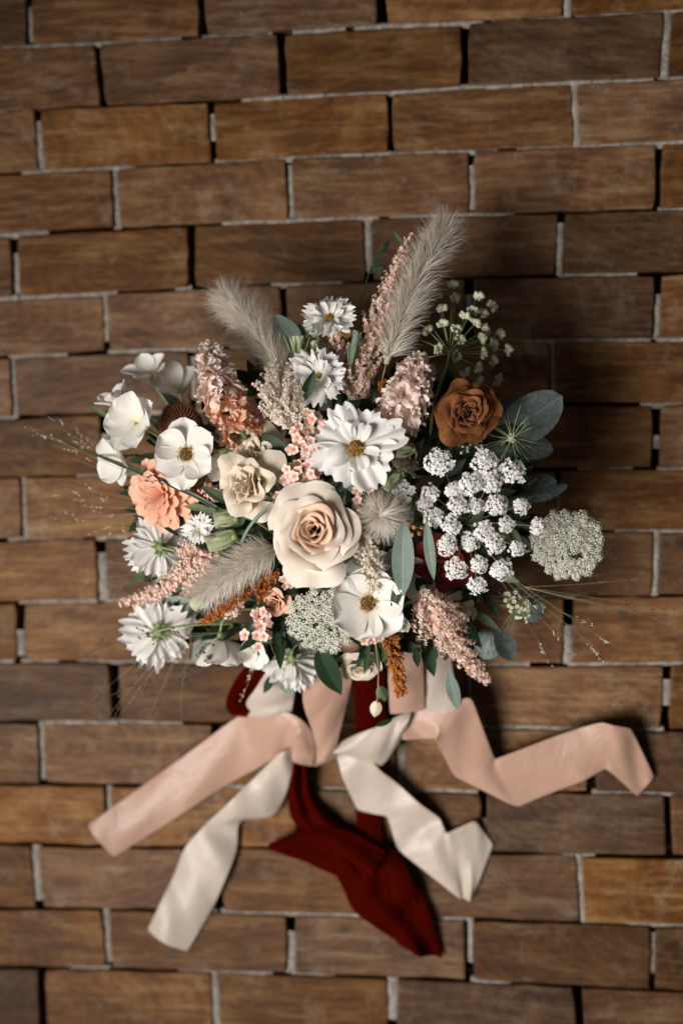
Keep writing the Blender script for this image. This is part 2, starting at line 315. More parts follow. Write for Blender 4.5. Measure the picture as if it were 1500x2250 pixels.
M['yellow'] = plain('yellow_anther', (.36, .18, .03), (.62, .38, .09), .7, 400)
M['darkyellow'] = plain('dark_yellow_disc', (.05, .028, .010), (.30, .16, .03), .7, 500)
M['cone'] = plain('dark_cone', (.025, .010, .006), (.075, .026, .012), .5, 200)
M['conetip'] = plain('cone_spine', (.16, .05, .02), (.30, .12, .05), .5, 200)
M['stem'] = plain('green_stem', (.16, .22, .09), (.30, .36, .18), .5, 60)
M['darkstem'] = plain('dark_stem', (.035, .045, .022), (.09, .10, .05), .5, 60)
M['calyx'] = soft('green_calyx', [(0, (.20, .27, .10)), (1, (.30, .36, .16))], (.36, .42, .24), trans=.2, veinamt=.4)
M['bud'] = soft('pale_green_bud', [(0, (.22, .30, .12)), (.5, (.46, .50, .30)), (1, (.66, .66, .48))], (.40, .46, .26), trans=.25, veinamt=.5)
M['euca'] = leafmat('eucalyptus_leaf', (.135, .180, .148), (.23, .29, .245), (.31, .37, .32), .55, .15)
M['silver'] = leafmat('silver_dollar_leaf', (.050, .075, .064), (.115, .15, .135), (.22, .26, .245), .5, .1, .7, (.29, .33, .33))
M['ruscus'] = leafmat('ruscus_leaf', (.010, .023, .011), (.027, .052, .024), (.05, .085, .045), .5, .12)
M['olive'] = leafmat('sage_green_leaf', (.07, .11, .05), (.16, .22, .11), (.22, .28, .16), .5, .2)
M['grassblade'] = plain('dark_grass_blade', (.022, .032, .014), (.055, .072, .032), .45, 60)
M['straw'] = plain('straw_stem', (.22, .17, .10), (.38, .31, .2), .6, 60)
M['seed'] = plain('pale_seed', (.50, .42, .30), (.70, .61, .47), .5, 300)
M['darkseed'] = plain('brown_seed', (.05, .028, .018), (.12, .06, .04), .5, 300)
M['podgreen'] = plain('green_pod', (.48, .50, .31), (.74, .74, .56), .6, 200, .15)
M['berry'] = plain('orange_berry', (.50, .13, .05), (.70, .26, .14), .35, 200)
M['pinksilk'] = clothmat('pink_silk', (.46, .285, .212), (.50, .312, .230), .28, .12, (1, .8, .7), trans=.14)
M['creamsilk'] = clothmat('cream_silk', (.53, .445, .375), (.58, .49, .415), .28, .1, (1, .95, .9), trans=.14)
M['velvet'] = clothmat('red_velvet', (.026, .0009, .0002), (.062, .0028, .0006), 0.95, .6, (1, .07, .012), 1400, trans=.06, spec=.0)

# ------------------------------------------------------------------ floor of wooden blocks with crumbling mortar
LINES = [
 [(-60,-28),(0,-30),(440,-52),(830,-75),(1250,-95),(1560,-112)],
 [(-60,106),(60,101),(220,93),(440,80),(620,70),(830,55),(1030,48),(1250,36),(1560,15)],
 [(-60,244),(0,240),(230,232),(470,222),(620,212),(850,200),(1020,190),(1260,180),(1560,166)],
 [(-60,384),(90,376),(260,368),(470,355),(640,345),(860,337),(1030,330),(1270,322),(1560,309)],
 [(-60,519),(0,516),(250,502),(330,497),(620,485),(810,478),(1030,470),(1240,465),(1560,456)],
 [(-60,659),(0,655),(220,645),(420,632),(620,624),(800,618),(1000,609),(1230,604),(1560,599)],
 [(-60,788),(0,785),(240,773),(420,766),(740,756),(1110,747),(1560,745)],
 [(-60,923),(0,920),(200,909),(600,900),(1220,889),(1560,890)],
 [(-60,1053),(0,1050),(300,1041),(800,1034),(1560,1030)],
 [(-60,1190),(0,1188),(220,1181),(800,1172),(1560,1167)],
 [(-60,1325),(0,1323),(300,1320),(900,1313),(1560,1309)],
 [(-60,1455),(250,1455),(700,1459),(1020,1462),(1560,1457)],
 [(-60,1585),(100,1587),(500,1591),(1070,1600),(1470,1605),(1560,1606)],
 [(-60,1724),(0,1725),(500,1731),(1070,1741),(1470,1746),(1560,1748)],
 [(-60,1854),(0,1856),(250,1862),(590,1865),(1090,1877),(1560,1887)],
 [(-60,1996),(0,1997),(230,1999),(640,2010),(1050,2022),(1560,2039)],
 [(-60,2126),(0,2128),(230,2131),(640,2142),(1035,2156),(1435,2177),(1560,2184)],
 [(-60,2268),(0,2270),(640,2284),(1560,2328)]]
JOINTS = [
 [(62,66),(438,443),(836,838),(1248,1248)], [(212,226),(615,622),(1022,1022),(1464,1456)], [(80,90),(463,471),(855,859),(1259,1266)],
 [(250,257),(633,641),(1033,1037),(1449,1445)], [(30,38),(418,419),(808,812),(1234,1226)], [(230,235),(620,625),(1028,1030),(1447,1442)],
 [(26,32),(420,424),(815,817),(1215,1213)], [(228,236),(625,627),(1030,1030),(1445,1443)], [(48,54),(432,435),(835,836),(1225,1224)],
 [(218,226),(628,630),(1035,1035),(1442,1438)], [(40,44),(430,432),(842,843),(1250,1246)], [(250,257),(640,643),(1030,1032),(1464,1458)],
 [(87,93),(470,474),(878,882),(1298,1300)], [(236,240),(655,658),(1062,1066),(1464,1470)], [(76,86),(480,484),(874,878),(1272,1279)],
 [(230,240),(637,637),(1031,1034),(1434,1432)], [(92,97),(470,474),(860,862),(1270,1280)]]
def lin(line, x):
    xs = [a for a, b in line]; ys = [b for a, b in line]
    if x < xs[0]: return ys[0] + (x - xs[0]) * (ys[1] - ys[0]) / (xs[1] - xs[0])
    if x > xs[-1]: return ys[-1] + (x - xs[-1]) * (ys[-1] - ys[-2]) / (xs[-1] - xs[-2])
    return float(np.interp(x, xs, ys))
# the floor goes on beyond the frame in the same bond
for k in range(5):
    up = LINES[0]; LINES.insert(0, [(x, y - 137) for x, y in up]); JOINTS.insert(0, [(a - 4, a - 1) for a, b in JOINTS[1]])
    dn = LINES[-1]; LINES.append([(x, y + 141) for x, y in dn]); JOINTS.append([(b, b + 4) for a, b in JOINTS[-2]])
V, Fc, uv = [(-3, -3, -.034), (3, -3, -.034), (3, 3, -.034), (-3, 3, -.034)], [(0, 1, 2, 3)], [(0, 0), (1, 0), (1, 1), (0, 1)]
floor = ob('floor', me('floor', V, Fc, M['void'], uv, False)); floor['kind'] = 'structure'
frg = random.Random(5)
def block(qpx):
    """a worn wooden block; qpx: its four corners, top left, top right, bottom right, bottom left"""
    q = [P(x, y, 0) for x, y in qpx]; c = sum(q, Vector()) / 4; ring = []
    for k in range(4):
        a, b = q[k] - c, q[(k + 1) % 4] - c; n = 9 if k % 2 == 0 else 5
        for j in range(n):
            p = a.lerp(b, j / n); e = (b - a).normalized(); nrm = Vector((e.y, -e.x, 0))
            if j == 0: p = p * frg.uniform(.986, .997)
            ring.append(p - nrm * frg.uniform(-.0007, .0011))
    n = len(ring); V = []
    tz = frg.uniform(-.0015, .0008); tx = frg.uniform(-.012, .012); ty = frg.uniform(-.015, .015)
    for k, (ins, z) in enumerate(((0, -.033), (0, -.0016), (.0004, -.0006), (.0016, 0))):
        for p in ring:
            d = Vector((p.x, p.y, 0)); d = d - Vector((math.copysign(min(ins, abs(d.x)), d.x), math.copysign(min(ins, abs(d.y)), d.y), 0)) * (1 + frg.uniform(-.3, .5))
            V.append((d.x, d.y, z + (tz + d.x * tx * .4 + d.y * ty if k else 0)))
    F = [(k * n + i, k * n + (i + 1) % n, (k + 1) * n + (i + 1) % n, (k + 1) * n + i) for k in range(3) for i in range(n)]
    F = [f[::-1] for f in F] + [tuple(3 * n + i for i in range(n))[::-1]]
    # keep the top facing up
    m = me('wood_block', V, F, M['wood'], None, False)
    ob('wood_block', m, floor, Matrix.Translation(c))
def strip(a, b, wpx, sink):
    """a crumbling strip of mortar along a joint"""
    A, B = P(*a, 0), P(*b, 0); L = (B - A).length; n = max(4, int(L / .006)); e = (B - A).normalized(); s = Vector((-e.y, e.x, 0)); V = []
    w_ = wpx * S(0) / 2
    for i in range(n + 1):
        p = A.lerp(B, i / n); z = -sink - frg.uniform(0, .0016)
        for t, dz in ((-1, -.006), (-.96, -.0012), (-.3, 0), (.35, 0), (.96, -.001), (1, -.006)):
            q = p + s * (t * w_ * frg.uniform(.86, 1.1)); V.append((q.x - A.x, q.y - A.y, z + dz + frg.uniform(-.0006, .0006)))
    F = [f for f in gridf(n + 1, 6)]
    ob('mortar_strip', me('mortar_strip', V, F, M['mortar']), floor, Matrix.Translation(A))
nrow = len(JOINTS)
for r in range(nrow):
    top, bot = LINES[r], LINES[r + 1]; J = list(JOINTS[r])
    while J[0][0] > -560: J.insert(0, (J[0][0] - 392, J[0][1] - 388))
    while J[-1][0] < 2050: J.append((J[-1][0] + 404, J[-1][1] + 402))
    for k in range(len(J) - 1):
        (a0, a1), (b0, b1) = J[k], J[k + 1]; g = frg.choice((6, 7, 8, 10, 12)); h0 = frg.uniform(2.2, 5.2); h1 = frg.uniform(2.2, 5.2)
        y = lambda L_, x, d: lin(L_, x) + d
        block([(a0 + g, y(top, a0 + g, h0)), (b0 - g, y(top, b0 - g, h0 + frg.uniform(-1.5, 1.5))), (b1 - g, y(bot, b1 - g, -h1)), (a1 + g, y(bot, a1 + g, -h1 + frg.uniform(-1.5, 1.5)))])
        # joints: some are filled, some are open and black
        bright = .70 if r < 16 else .42
        yt, yb = lin(top, a0), lin(bot, a1); x0 = a0
        if frg.random() < bright + .1:
            f0 = 0 if frg.random() < .6 else frg.uniform(.1, .5); f1 = 1 if frg.random() < .6 else frg.uniform(.6, .95)
            strip((a0 + (a1 - a0) * f0 + frg.uniform(-1, 4), yt + (yb - yt) * f0), (a0 + (a1 - a0) * f1 + frg.uniform(-1, 4), yt + (yb - yt) * f1), g * 2.3, frg.uniform(.001, .004))
        x = a1
        while x < b1 - 20:
            ln = frg.uniform(70, 240); x2 = min(b1, x + ln)
            if frg.random() < bright: strip((x, lin(bot, x)), (x2, lin(bot, x2)), frg.uniform(12, 17), frg.uniform(.001, .0045))
            x = x2 + (frg.uniform(5, 60) if frg.random() < .5 else 0)

# ------------------------------------------------------------------ ribbons
def ribbon(name, parent, pairs, mat, n=9, across=9, bulge=.0, sharp=False, thick=.0006, wav=.0012, wk=6, label=None, pleat=0.0, sub=1):
    """pairs: (x, y of one edge, x, y of the other edge, height of each)"""
    A = [P(p[0], p[1], p[4]) for p in pairs]; B = [P(p[2], p[3], p[5]) for p in pairs]
    if sharp:
        a = np.vstack([np.array([A[k].lerp(A[k + 1], t) for t in np.linspace(0, 1, n, endpoint=False)]) for k in range(len(A) - 1)] + [np.array([A[-1]])])
        b = np.vstack([np.array([B[k].lerp(B[k + 1], t) for t in np.linspace(0, 1, n, endpoint=False)]) for k in range(len(B) - 1)] + [np.array([B[-1]])])
    else: a, b = crom(A, n), crom(B, n)
    m = len(a); V = []; uv = []; ph = frg.uniform(0, 6)
    for i in range(m):
        for j in range(across):
            t = j / (across - 1); p = a[i] * (1 - t) + b[i] * t
            z = p[2] + bulge * math.sin(t * math.pi) + wav * math.sin(i / m * wk * 3.14 + t * 2.4 + ph) * (.5 + .5 * math.sin(t * 5 + i * .21)) + pleat * (1 + math.sin(t * 9.4 + ph + 1.3 * math.sin(i / m * 4))) * math.sin(t * math.pi)
            V.append((p[0], p[1], max(.0012, z))); uv.append((t, i / (m - 1) * 4))
    o0 = np.array(V).mean(0); M0 = Matrix.Translation(o0)
    me_ = me(name, np.array(V) - o0, gridf(m, across), mat, uv)
    o = ob(name, me_, parent, parent.matrix_world.inverted() @ M0)
    sd = o.modifiers.new('solid', 'SOLIDIFY'); sd.thickness = thick; sd.offset = 0
    ss = o.modifiers.new('sub', 'SUBSURF'); ss.levels = sub; ss.render_levels = sub
    if label: o['label'] = label
    return o
MB_ = Matrix.Translation(BIND)
pk = thing('silk_ribbon', 'dusty pink silk ribbon tied below the bouquet, its tails spread to both sides', 'ribbon', MB_.copy(), 'ribbons of the bouquet')
cr = thing('silk_ribbon', 'cream silk ribbon tied below the bouquet, tails lying under the pink ones', 'ribbon', MB_.copy(), 'ribbons of the bouquet')
rd = thing('velvet_ribbon', 'dark red velvet ribbon hanging below the bouquet with a crumpled tail', 'ribbon', MB_.copy(), 'ribbons of the bouquet')
# red velvet
ribbon('loop', rd, [(580,1430,604,1470,.10,.10), (530,1474,572,1500,.09,.08), (498,1532,546,1536,.075,.06), (503,1568,548,1560,.05,.055), (540,1578,590,1552,.03,.05)], M['velvet'], bulge=.004)
ribbon('strap', rd, [(778,1430,848,1425,.135,.135), (776,1500,846,1495,.10,.10), (780,1590,842,1582,.050,.050), (783,1650,840,1645,.012,.012), (783,1720,840,1715,.004,.004), (782,1800,838,1795,.005,.005), (790,1850,842,1850,.012,.012)], M['velvet'], bulge=.003)
ribbon('tail', rd, [(640,1660,672,1668,.03,.03), (632,1735,690,1752,.012,.014), (640,1800,735,1800,.008,.010), (700,1862,800,1838,.012,.010), (742,1926,868,1872,.012,.014), (768,1992,912,1940,.008,.014), (822,2038,944,2004,.008,.012), (884,2078,974,2106,.004,.004)], M['velvet'], wav=.007, wk=9, bulge=.004, across=21, pleat=.006)
ribbon('flap', rd, [(588,1856,596,1866,.010,.006), (640,1832,640,1886,.016,.006), (700,1814,690,1905,.018,.007), (770,1828,742,1928,.020,.010), (850,1870,790,1960,.022,.018)], M['velvet'], wav=.003, wk=3, bulge=.006, across=17, pleat=.006)
# cream silk
ribbon('strap', cr, [(606,1440,668,1420,.12,.12), (566,1505,655,1490,.09,.09), (540,1545,645,1545,.06,.07), (545,1575,640,1582,.04,.05)], M['creamsilk'], bulge=.01, wav=.003)
ribbon('strap', cr, [(912,1400,988,1400,.12,.12), (918,1470,994,1465,.09,.09), (922,1530,1004,1520,.065,.065), (925,1580,1014,1570,.045,.045)], M['creamsilk'], bulge=.006, wav=.005, wk=1)
ribbon('tail', cr, [(322,2046,412,2093,.003,.003), (372,1942,472,1988,.005,.006), (404,1866,518,1880,.009,.008), (442,1822,530,1806,.016,.008), (505,1760,604,1790,.026,.012), (574,1694,641,1706,.036,.026), (612,1655,648,1640,.050,.050)], M['creamsilk'], bulge=.006, wav=.006, wk=7)
ribbon('bow_loop', cr, [(728,1644,734,1656,.040,.034), (785,1612,792,1668,.052,.030), (838,1592,834,1686,.058,.026), (872,1574,872,1640,.056,.036), (905,1562,892,1606,.050,.045)], M['creamsilk'], bulge=.010, wav=.004, wk=3)
ribbon('tail', cr, [(735,1655,800,1652,.034,.034), (750,1700,840,1698,.024,.026), (783,1783,905,1748,.012,.018), (850,1793,966,1800,.010,.016), (872,1868,981,1829,.006,.012), (1010,1976,983,1830,.005,.016), (1026,1982,1044,1800,.006,.008), (1036,1979,1084,1858,.004,.004)], M['creamsilk'], n=6, sharp=True, wav=.005, wk=8, across=9)
# pink silk
ribbon('strap', pk, [(664,1500,780,1430,.125,.130), (664,1545,776,1490,.100,.105), (680,1590,758,1565,.072,.075), (694,1640,742,1632,.050,.052), (690,1676,738,1664,.030,.032)], M['pinksilk'], bulge=.008, wav=.004, wk=3)
ribbon('strap', pk, [(845,1420,928,1415,.125,.125), (852,1500,932,1495,.090,.090), (856,1570,934,1560,.058,.058)], M['pinksilk'], bulge=.006)
ribbon('tail', pk, [(192,1812,250,1886,.004,.003), (300,1735,362,1815,.008,.005), (420,1648,480,1738,.016,.010), (516,1578,574,1686,.032,.021), (560,1560,600,1668,.050,.030), (610,1560,628,1652,.064,.040), (655,1576,648,1634,.066,.052), (686,1606,640,1640,.060,.052), (694,1650,638,1660,.044,.040), (690,1684,636,1670,.030,.032), (735,1668,700,1650,.022,.030)], M['pinksilk'], bulge=.005, wav=.004, wk=9)
ribbon('tail', pk, [(882,1626,896,1564,.046,.046), (956,1626,950,1546,.050,.052), (957,1628,1036,1533,.050,.056), (996,1706,1088,1668,.016,.020), (1136,1776,1090,1667,.010,.022), (1262,1724,1222,1616,.014,.024), (1330,1692,1322,1586,.020,.034), (1344,1700,1386,1600,.018,.032), (1401,1752,1438,1708,.004,.006)], M['pinksilk'], n=7, sharp=True, bulge=.0015, wav=.0045, wk=9, across=9)
# the bound stems that carry the bouquet
hd = thing('stem_handle', 'bound stems of the bouquet wrapped in pink ribbon behind the straps', 'stem bundle', MB_.copy())
pa = [P(770, 1320, .115), P(785, 1420, .070), P(800, 1500, .040), P(812, 1560, .025), P(816, 1580, .019)]
V, Fc, uv = tube([Vector(p) - BIND for p in pa], [.030, .022, .018, .018, .017], 18)
ob('wrap', me('wrap', V, Fc, M['pinksilk'], uv), hd)
for k in range(14):
    a = k * 2.4; r = .014 * math.sqrt((k + .5) / 14); q0 = Vector(pa[3]) + Vector((r * math.cos(a), .3 * r * math.sin(a), r * math.sin(a) * .6)); q1 = Vector(pa[4]) + Vector((r * 1.05 * math.cos(a), -.006 + .3 * r * math.sin(a), r * math.sin(a) * .6))
    V, Fc, uv = tube([q0 - BIND, q1 - BIND], .0028, 8); ob('stem', me('stem', V, Fc, M['stem'], uv), hd)
# ------------------------------------------------------------------ flower builders
GRP = 'blooms of the bouquet'
def stem(root, start, facing, r=.0016, mat='stem', back=.045, name='stem', end=None):
    """a stalk from the back of a flower down into the binding"""
    s = Vector(start); f = Vector(facing).normalized(); e = Vector(end) if end is not None else BIND + Vector((ru(-.012, .012), ru(-.012, .012), ru(-.008, .004)))
    mid = HEAD * .55 + e * .45
    pts = bez(s, s - f * back, mid + (s - mid) * .25 - Vector((0, 0, .03)), e, 14)
    Mi = root.matrix_world.inverted(); V, Fc, uv = tube(xf(pts, Mi), np.linspace(r, r * 1.15, 14), 7)
    return ob(name, me(name, V, Fc, M[mat], uv), root)
def F(x, y, z=1.0): return Vector((x, y, z)).normalized()

def rose(name, label, px, py, z, facing, Rpx, mat, n=36, roll=0.0, flat=0.0, ruf=.0, inner=None):
    R = Rpx * S(z); loc = P(px, py, z); root = thing(name, label, 'rose', frame(loc, facing, roll), GRP); rg = np.random.RandomState(int(px))
    for i in range(n):
        t = i / (n - 1); phi = i * 2.39996 + rg.uniform(-.2, .2); rim = .05 + .82 * t ** 1.15; out = max(0, (t - .45) / .55)
        h = .70 - .14 * t ** 1.3 - .24 * out ** 2 + rg.uniform(-.07, .07) * out - flat * t + rg.uniform(-.05, .05) * t; rb = .03 + .10 * t; A = 1.75 - .92 * t
        zb = -.22 * t - .1; nu, nv = 12, 15
        u = np.linspace(0, 1, nu)[:, None]; v = np.linspace(-1, 1, nv)[None, :]; off = rg.uniform(-.25, .25)
        uu = u * (1 - (.08 + .16 * t) * np.abs(v) ** 2.4 + .13 * t * np.exp(-((v - off) / .26) ** 2)) * (1 + .06 * t * rg.uniform(-1, 1))
        s_ = .35 + .65 * np.sin(np.clip(u / .6, 0, 1) * math.pi / 2) + 0 * v
        p_ = .62 + .62 * t
        r = rb + (rim - rb) * uu ** p_; zz = zb + (h - zb) * np.sin(np.clip(uu, 0, 1) * math.pi / 2) ** (1.0 + .15 * t)
        e = np.clip((uu - .70) / .30, 0, 1) ** 1.7; lip = (.025 + .05 * t + 0.40 * out ** 1.5 * rg.uniform(.05, 1.25)) * (.25 + 1.15 * np.abs(v - off) ** 1.2)
        r = r + lip * e; zz = zz - lip * .85 * e ** 1.35
        av = np.abs(v) ** 3; r = r + (.02 + .10 * t) * av * u; zz = zz - (.02 + .10 * t) * av * u
        r = r + .13 * v * rim * (1 - .5 * t) * u
        zz = zz + ruf * np.sin(v * 9 + rg.rand() * 6) * u ** 2 + (.012 + .045 * t) * np.sin(v * 4 + rg.rand() * 6) * u ** 2; r = r + (.010 + .04 * t + ruf) * np.sin(v * 4.5 + rg.rand() * 6) * u ** 2
        an = phi + v * A * s_
        V = np.stack([r * np.cos(an), r * np.sin(an), zz + 0 * an], -1).reshape(-1, 3) * R
        uv = np.stack([(v * .5 + .5) + 0 * u, u + 0 * v], -1).reshape(-1, 2)
        mt = mat if (t > .5 or not inner) else inner
        ob('petal', me('petal', V, gridf(nu, nv), M[mt], uv), root)
    V, Fc, uv = lathe([(.02, -.42), (.10, -.40), (.16, -.30), (.15, -.16)], 10); ob('calyx', me('calyx', V * R, Fc, M['calyx'], uv), root)
    stem(root, loc - Vector(facing).normalized() * R * .4, facing, .0024); return root

def stamens(root, R, mat_disc, mat_st, n=70, r0=.1, r1=.24, h=.12, disc=True, dark='darkyellow'):
    if disc:
        mb = MB()
        for k in range(90):
            a = k * 2.39996; q = math.sqrt((k + .5) / 90); c = Vector((q * r1 * .95 * math.cos(a), q * r1 * .95 * math.sin(a), h * (1 - .55 * q * q))); s = r1 * .085 * ru(.8, 1.3)
            V, Fc, uv = lathe([(.5, -1), (1, 0), (.6, 1.1)], 5); mb.add(V * s + np.array(c), Fc, uv, 0 if rnd() < .55 else 1)
        V, Fc, uv = lathe([(r1 * .6, -.05), (r1 * .95, h * .35), (r1 * .6, h * .8), (.01, h * .95)], 14); mb.add(V, Fc, uv, 1)
        ob('centre', me('centre', np.vstack(mb.v) * R, mb.f, None, np.vstack(mb.uv), True, [M[mat_disc], M[dark]], mb.fm), root)
    if n:
        mb = MB()
        for k in range(n):
            a = rnd() * 6.283; q = ru(r0, r1 * 1.15); d = Vector((math.cos(a), math.sin(a), 0))
            p0 = d * r0 * .7; p1 = d * (q * .9) + Vector((0, 0, h * .8)); p2 = d * q * 1.12 + Vector((0, 0, h * ru(.75, 1.25)))
            V, Fc, uv = tube([p0, p1, p2], [.006, .005, .005], 4); mb.add(V, Fc, uv, 0)
            V, Fc, uv = lathe([(.006, -.02), (.016, 0), (.006, .022)], 5); mb.add(V + np.array(p2), Fc, uv, 0)
        ob('stamens', me('stamens', np.vstack(mb.v) * R, mb.f, M[mat_st], np.vstack(mb.uv)), root)['kind'] = 'stuff'
def sepals(root, R, n=8, L=.34, W=.13, z=-.06, elev=-.25):
    m = me('sepal', *petal(L * R, W * R, 6, 4, base=.6, wide=.25, end=.0, th0=elev, th1=.5, cup=.4)[:2], M['calyx'], petal(L, W, 6, 4)[2])
    for k in range(n): ob('sepal', m, root, T(0, 0, z * R) @ RZ(k * 6.2832 / n + ru(-.15, .15)) @ RX(ru(-.25, .1)))
    V, Fc, uv = lathe([(.03, -.22), (.09, -.17), (.15, -.06), (.12, .0)], 10); ob('calyx', me('calyx', V * R, Fc, M['calyx'], uv), root)

def cosmos(label, px, py, z, facing, Rpx, n=12, roll=0.0, elev=.12, inner=8, teeth=.06, mat='white', curl=-.15, disc=.19, innerL=.62, name='cosmos', stalk=True):
    R = 1.1 * Rpx * S(z); loc = P(px, py, z); root = thing(name, label, 'flower', frame(loc, facing, roll), GRP)
    for k in range(n):
        L = ru(.78, 1.1); V, Fc, uv = petal(L * R, ru(.60, .78) * R, 10, 15, base=.2, wide=.70, end=.72, th0=elev + ru(-.08, .12), th1=curl + ru(-.45, .35), cup=ru(-.25, .30), ruf=.045, rk=ru(1.2, 2.2), teeth=teeth * ru(.7, 1.4), tk=ru(2.2, 3.6), ridge=ru(.02, .05), seed=int(px) + k)
        ob('petal', me('petal', V, Fc, M[mat], uv), root, RZ(k * 6.2832 / n + ru(-.2, .2)) @ T(0, .06 * R, (k % 2) * .03 * R) @ RY(ru(-.3, .3)))
    for k in range(inner):
        L = ru(.8, 1.1) * innerL; V, Fc, uv = petal(L * R, ru(.34, .52) * R, 8, 9, base=.3, wide=.65, end=.6, th0=elev + ru(.3, .75), th1=-.6 + ru(-.3, .2), cup=ru(.2, .8), ruf=.05, teeth=teeth, tk=3, ridge=.05, seed=int(py) + k)
        ob('petal', me('petal', V, Fc, M[mat], uv), root, RZ(k * 6.2832 / max(1, inner) + .2 + ru(-.2, .2)) @ T(0, .13 * R, .03 * R))
    if disc: stamens(root, R, 'yellow', 'yellow', 26, .05, disc, .13)
    sepals(root, R)
    if stalk: stem(root, loc - Vector(facing).normalized() * R * .2, facing, .0013)
    return root

def anemone(label, px, py, z, facing, Rpx, n=6, roll=0.0, elev=.15, mat='white_soft', centre=True, W=.95, curl=.25, name='ranunculus', sep=False, stalk=True):
    R = 1.12 * Rpx * S(z); loc = P(px, py, z); root = thing(name, label, 'flower', frame(loc, facing, roll), GRP)
    for k in range(n):
        V, Fc, uv = petal(ru(.92, 1.08) * R, W * ru(.88, 1.1) * R, 10, 11, base=.22, wide=.58, end=.02, th0=elev + ru(-.1, .15), th1=curl + ru(-.25, .25), cup=ru(.2, .65), ruf=.035, rk=ru(1., 1.9), seed=int(px * 3) + k)
        ob('petal', me('petal', V, Fc, M[mat], uv), root, RZ(k * 6.2832 / n + ru(-.14, .14)) @ T(0, .05 * R, (k % 2) * .035 * R))
    if centre: stamens(root, R, 'darkyellow', 'yellow', 60, .12, .22, .15, True, 'darkyellow')
    V, Fc, uv = lathe([(.03, -.2), (.08, -.12), (.11, -.03), (.08, .0)], 8); ob('calyx', me('calyx', V * R, Fc, M['calyx'], uv), root)
    if sep: sepals(root, R, 5, .4, .2)
    if stalk: stem(root, loc - Vector(facing).normalized() * R * .18, facing, .0014)
    return root

def dahlia(label, px, py, z, facing, Rpx, mat='coral', n=90, Lr=.42, Wr=.30, dome=1.0, roll=0.0, name='dahlia', cat='dahlia', inner=.12):
    R = Rpx * S(z); loc = P(px, py, z); root = thing(name, label, cat, frame(loc, facing, roll), GRP)
    ms = [me('petal', *petal(Lr * R, Wr * R, 6, 7, base=.45, wide=.6, end=.08, th0=0, th1=ru(-.1, .35), cup=ru(.7, 1.1), ruf=.02, seed=s)[:2], M[mat], petal(1, 1, 6, 7)[2]) for s in range(4)]
    for i in range(n):
        t = (i + .5) / n; a = i * 2.39996; pol = math.acos(1 - t * dome) ; s = .45 + .55 * min(1, t * 2.2)
        # petals stand along the radius at the rim and close over the middle
        el = math.pi / 2 - pol * .98 ; rr = (.10 + .52 * math.sin(pol)) * R; zz = (.42 * math.cos(pol) - .35) * R
        ob('petal', ms[i % 4], root, RZ(a) @ T(0, rr, zz) @ RX(el * .75 + ru(-.1, .1)) @ SC(s))
    V, Fc, uv = lathe([(.1, -.5), (.5, -.42), (.55, -.2), (.3, .02), (.02, .06)], 14); ob('receptacle', me('receptacle', V * R, Fc, M['calyx'], uv), root)
    stem(root, loc - Vector(facing).normalized() * R * .45, facing, .0022); return root

def flatbloom(label, px, py, z, facing, Rpx, mat, n=44, roll=0.0, name='zinnia', cat='zinnia', ruf=.05):
    """layered disc of wavy petals"""
    R = Rpx * S(z); loc = P(px, py, z); root = thing(name, label, cat, frame(loc, facing, roll), GRP)
    for i in range(n):
        t = i / (n - 1); L = .38 + .62 * t; el = 1.05 * (1 - t) ** 1.2 - .12 * t
        V, Fc, uv = petal(L * R, (.24 + .18 * t) * R, 8, 7, base=.3, wide=.68, end=.18, th0=el + ru(-.06, .1), th1=-.35 * (1 - t) + ru(-.15, .15), cup=ru(.1, .45), ruf=ruf, ridge=.03, seed=i + int(px))
        ob('petal', me('petal', V, Fc, M[mat], uv), root, RZ(i * 2.39996) @ T(0, .02 * R, .10 * R * (1 - t)))
    V, Fc, uv = lathe([(.03, -.3), (.16, -.22), (.2, -.08), (.1, .0)], 10); ob('calyx', me('calyx', V * R, Fc, M['calyx'], uv), root)
    stem(root, loc - Vector(facing).normalized() * R * .25, facing, .0018); return root

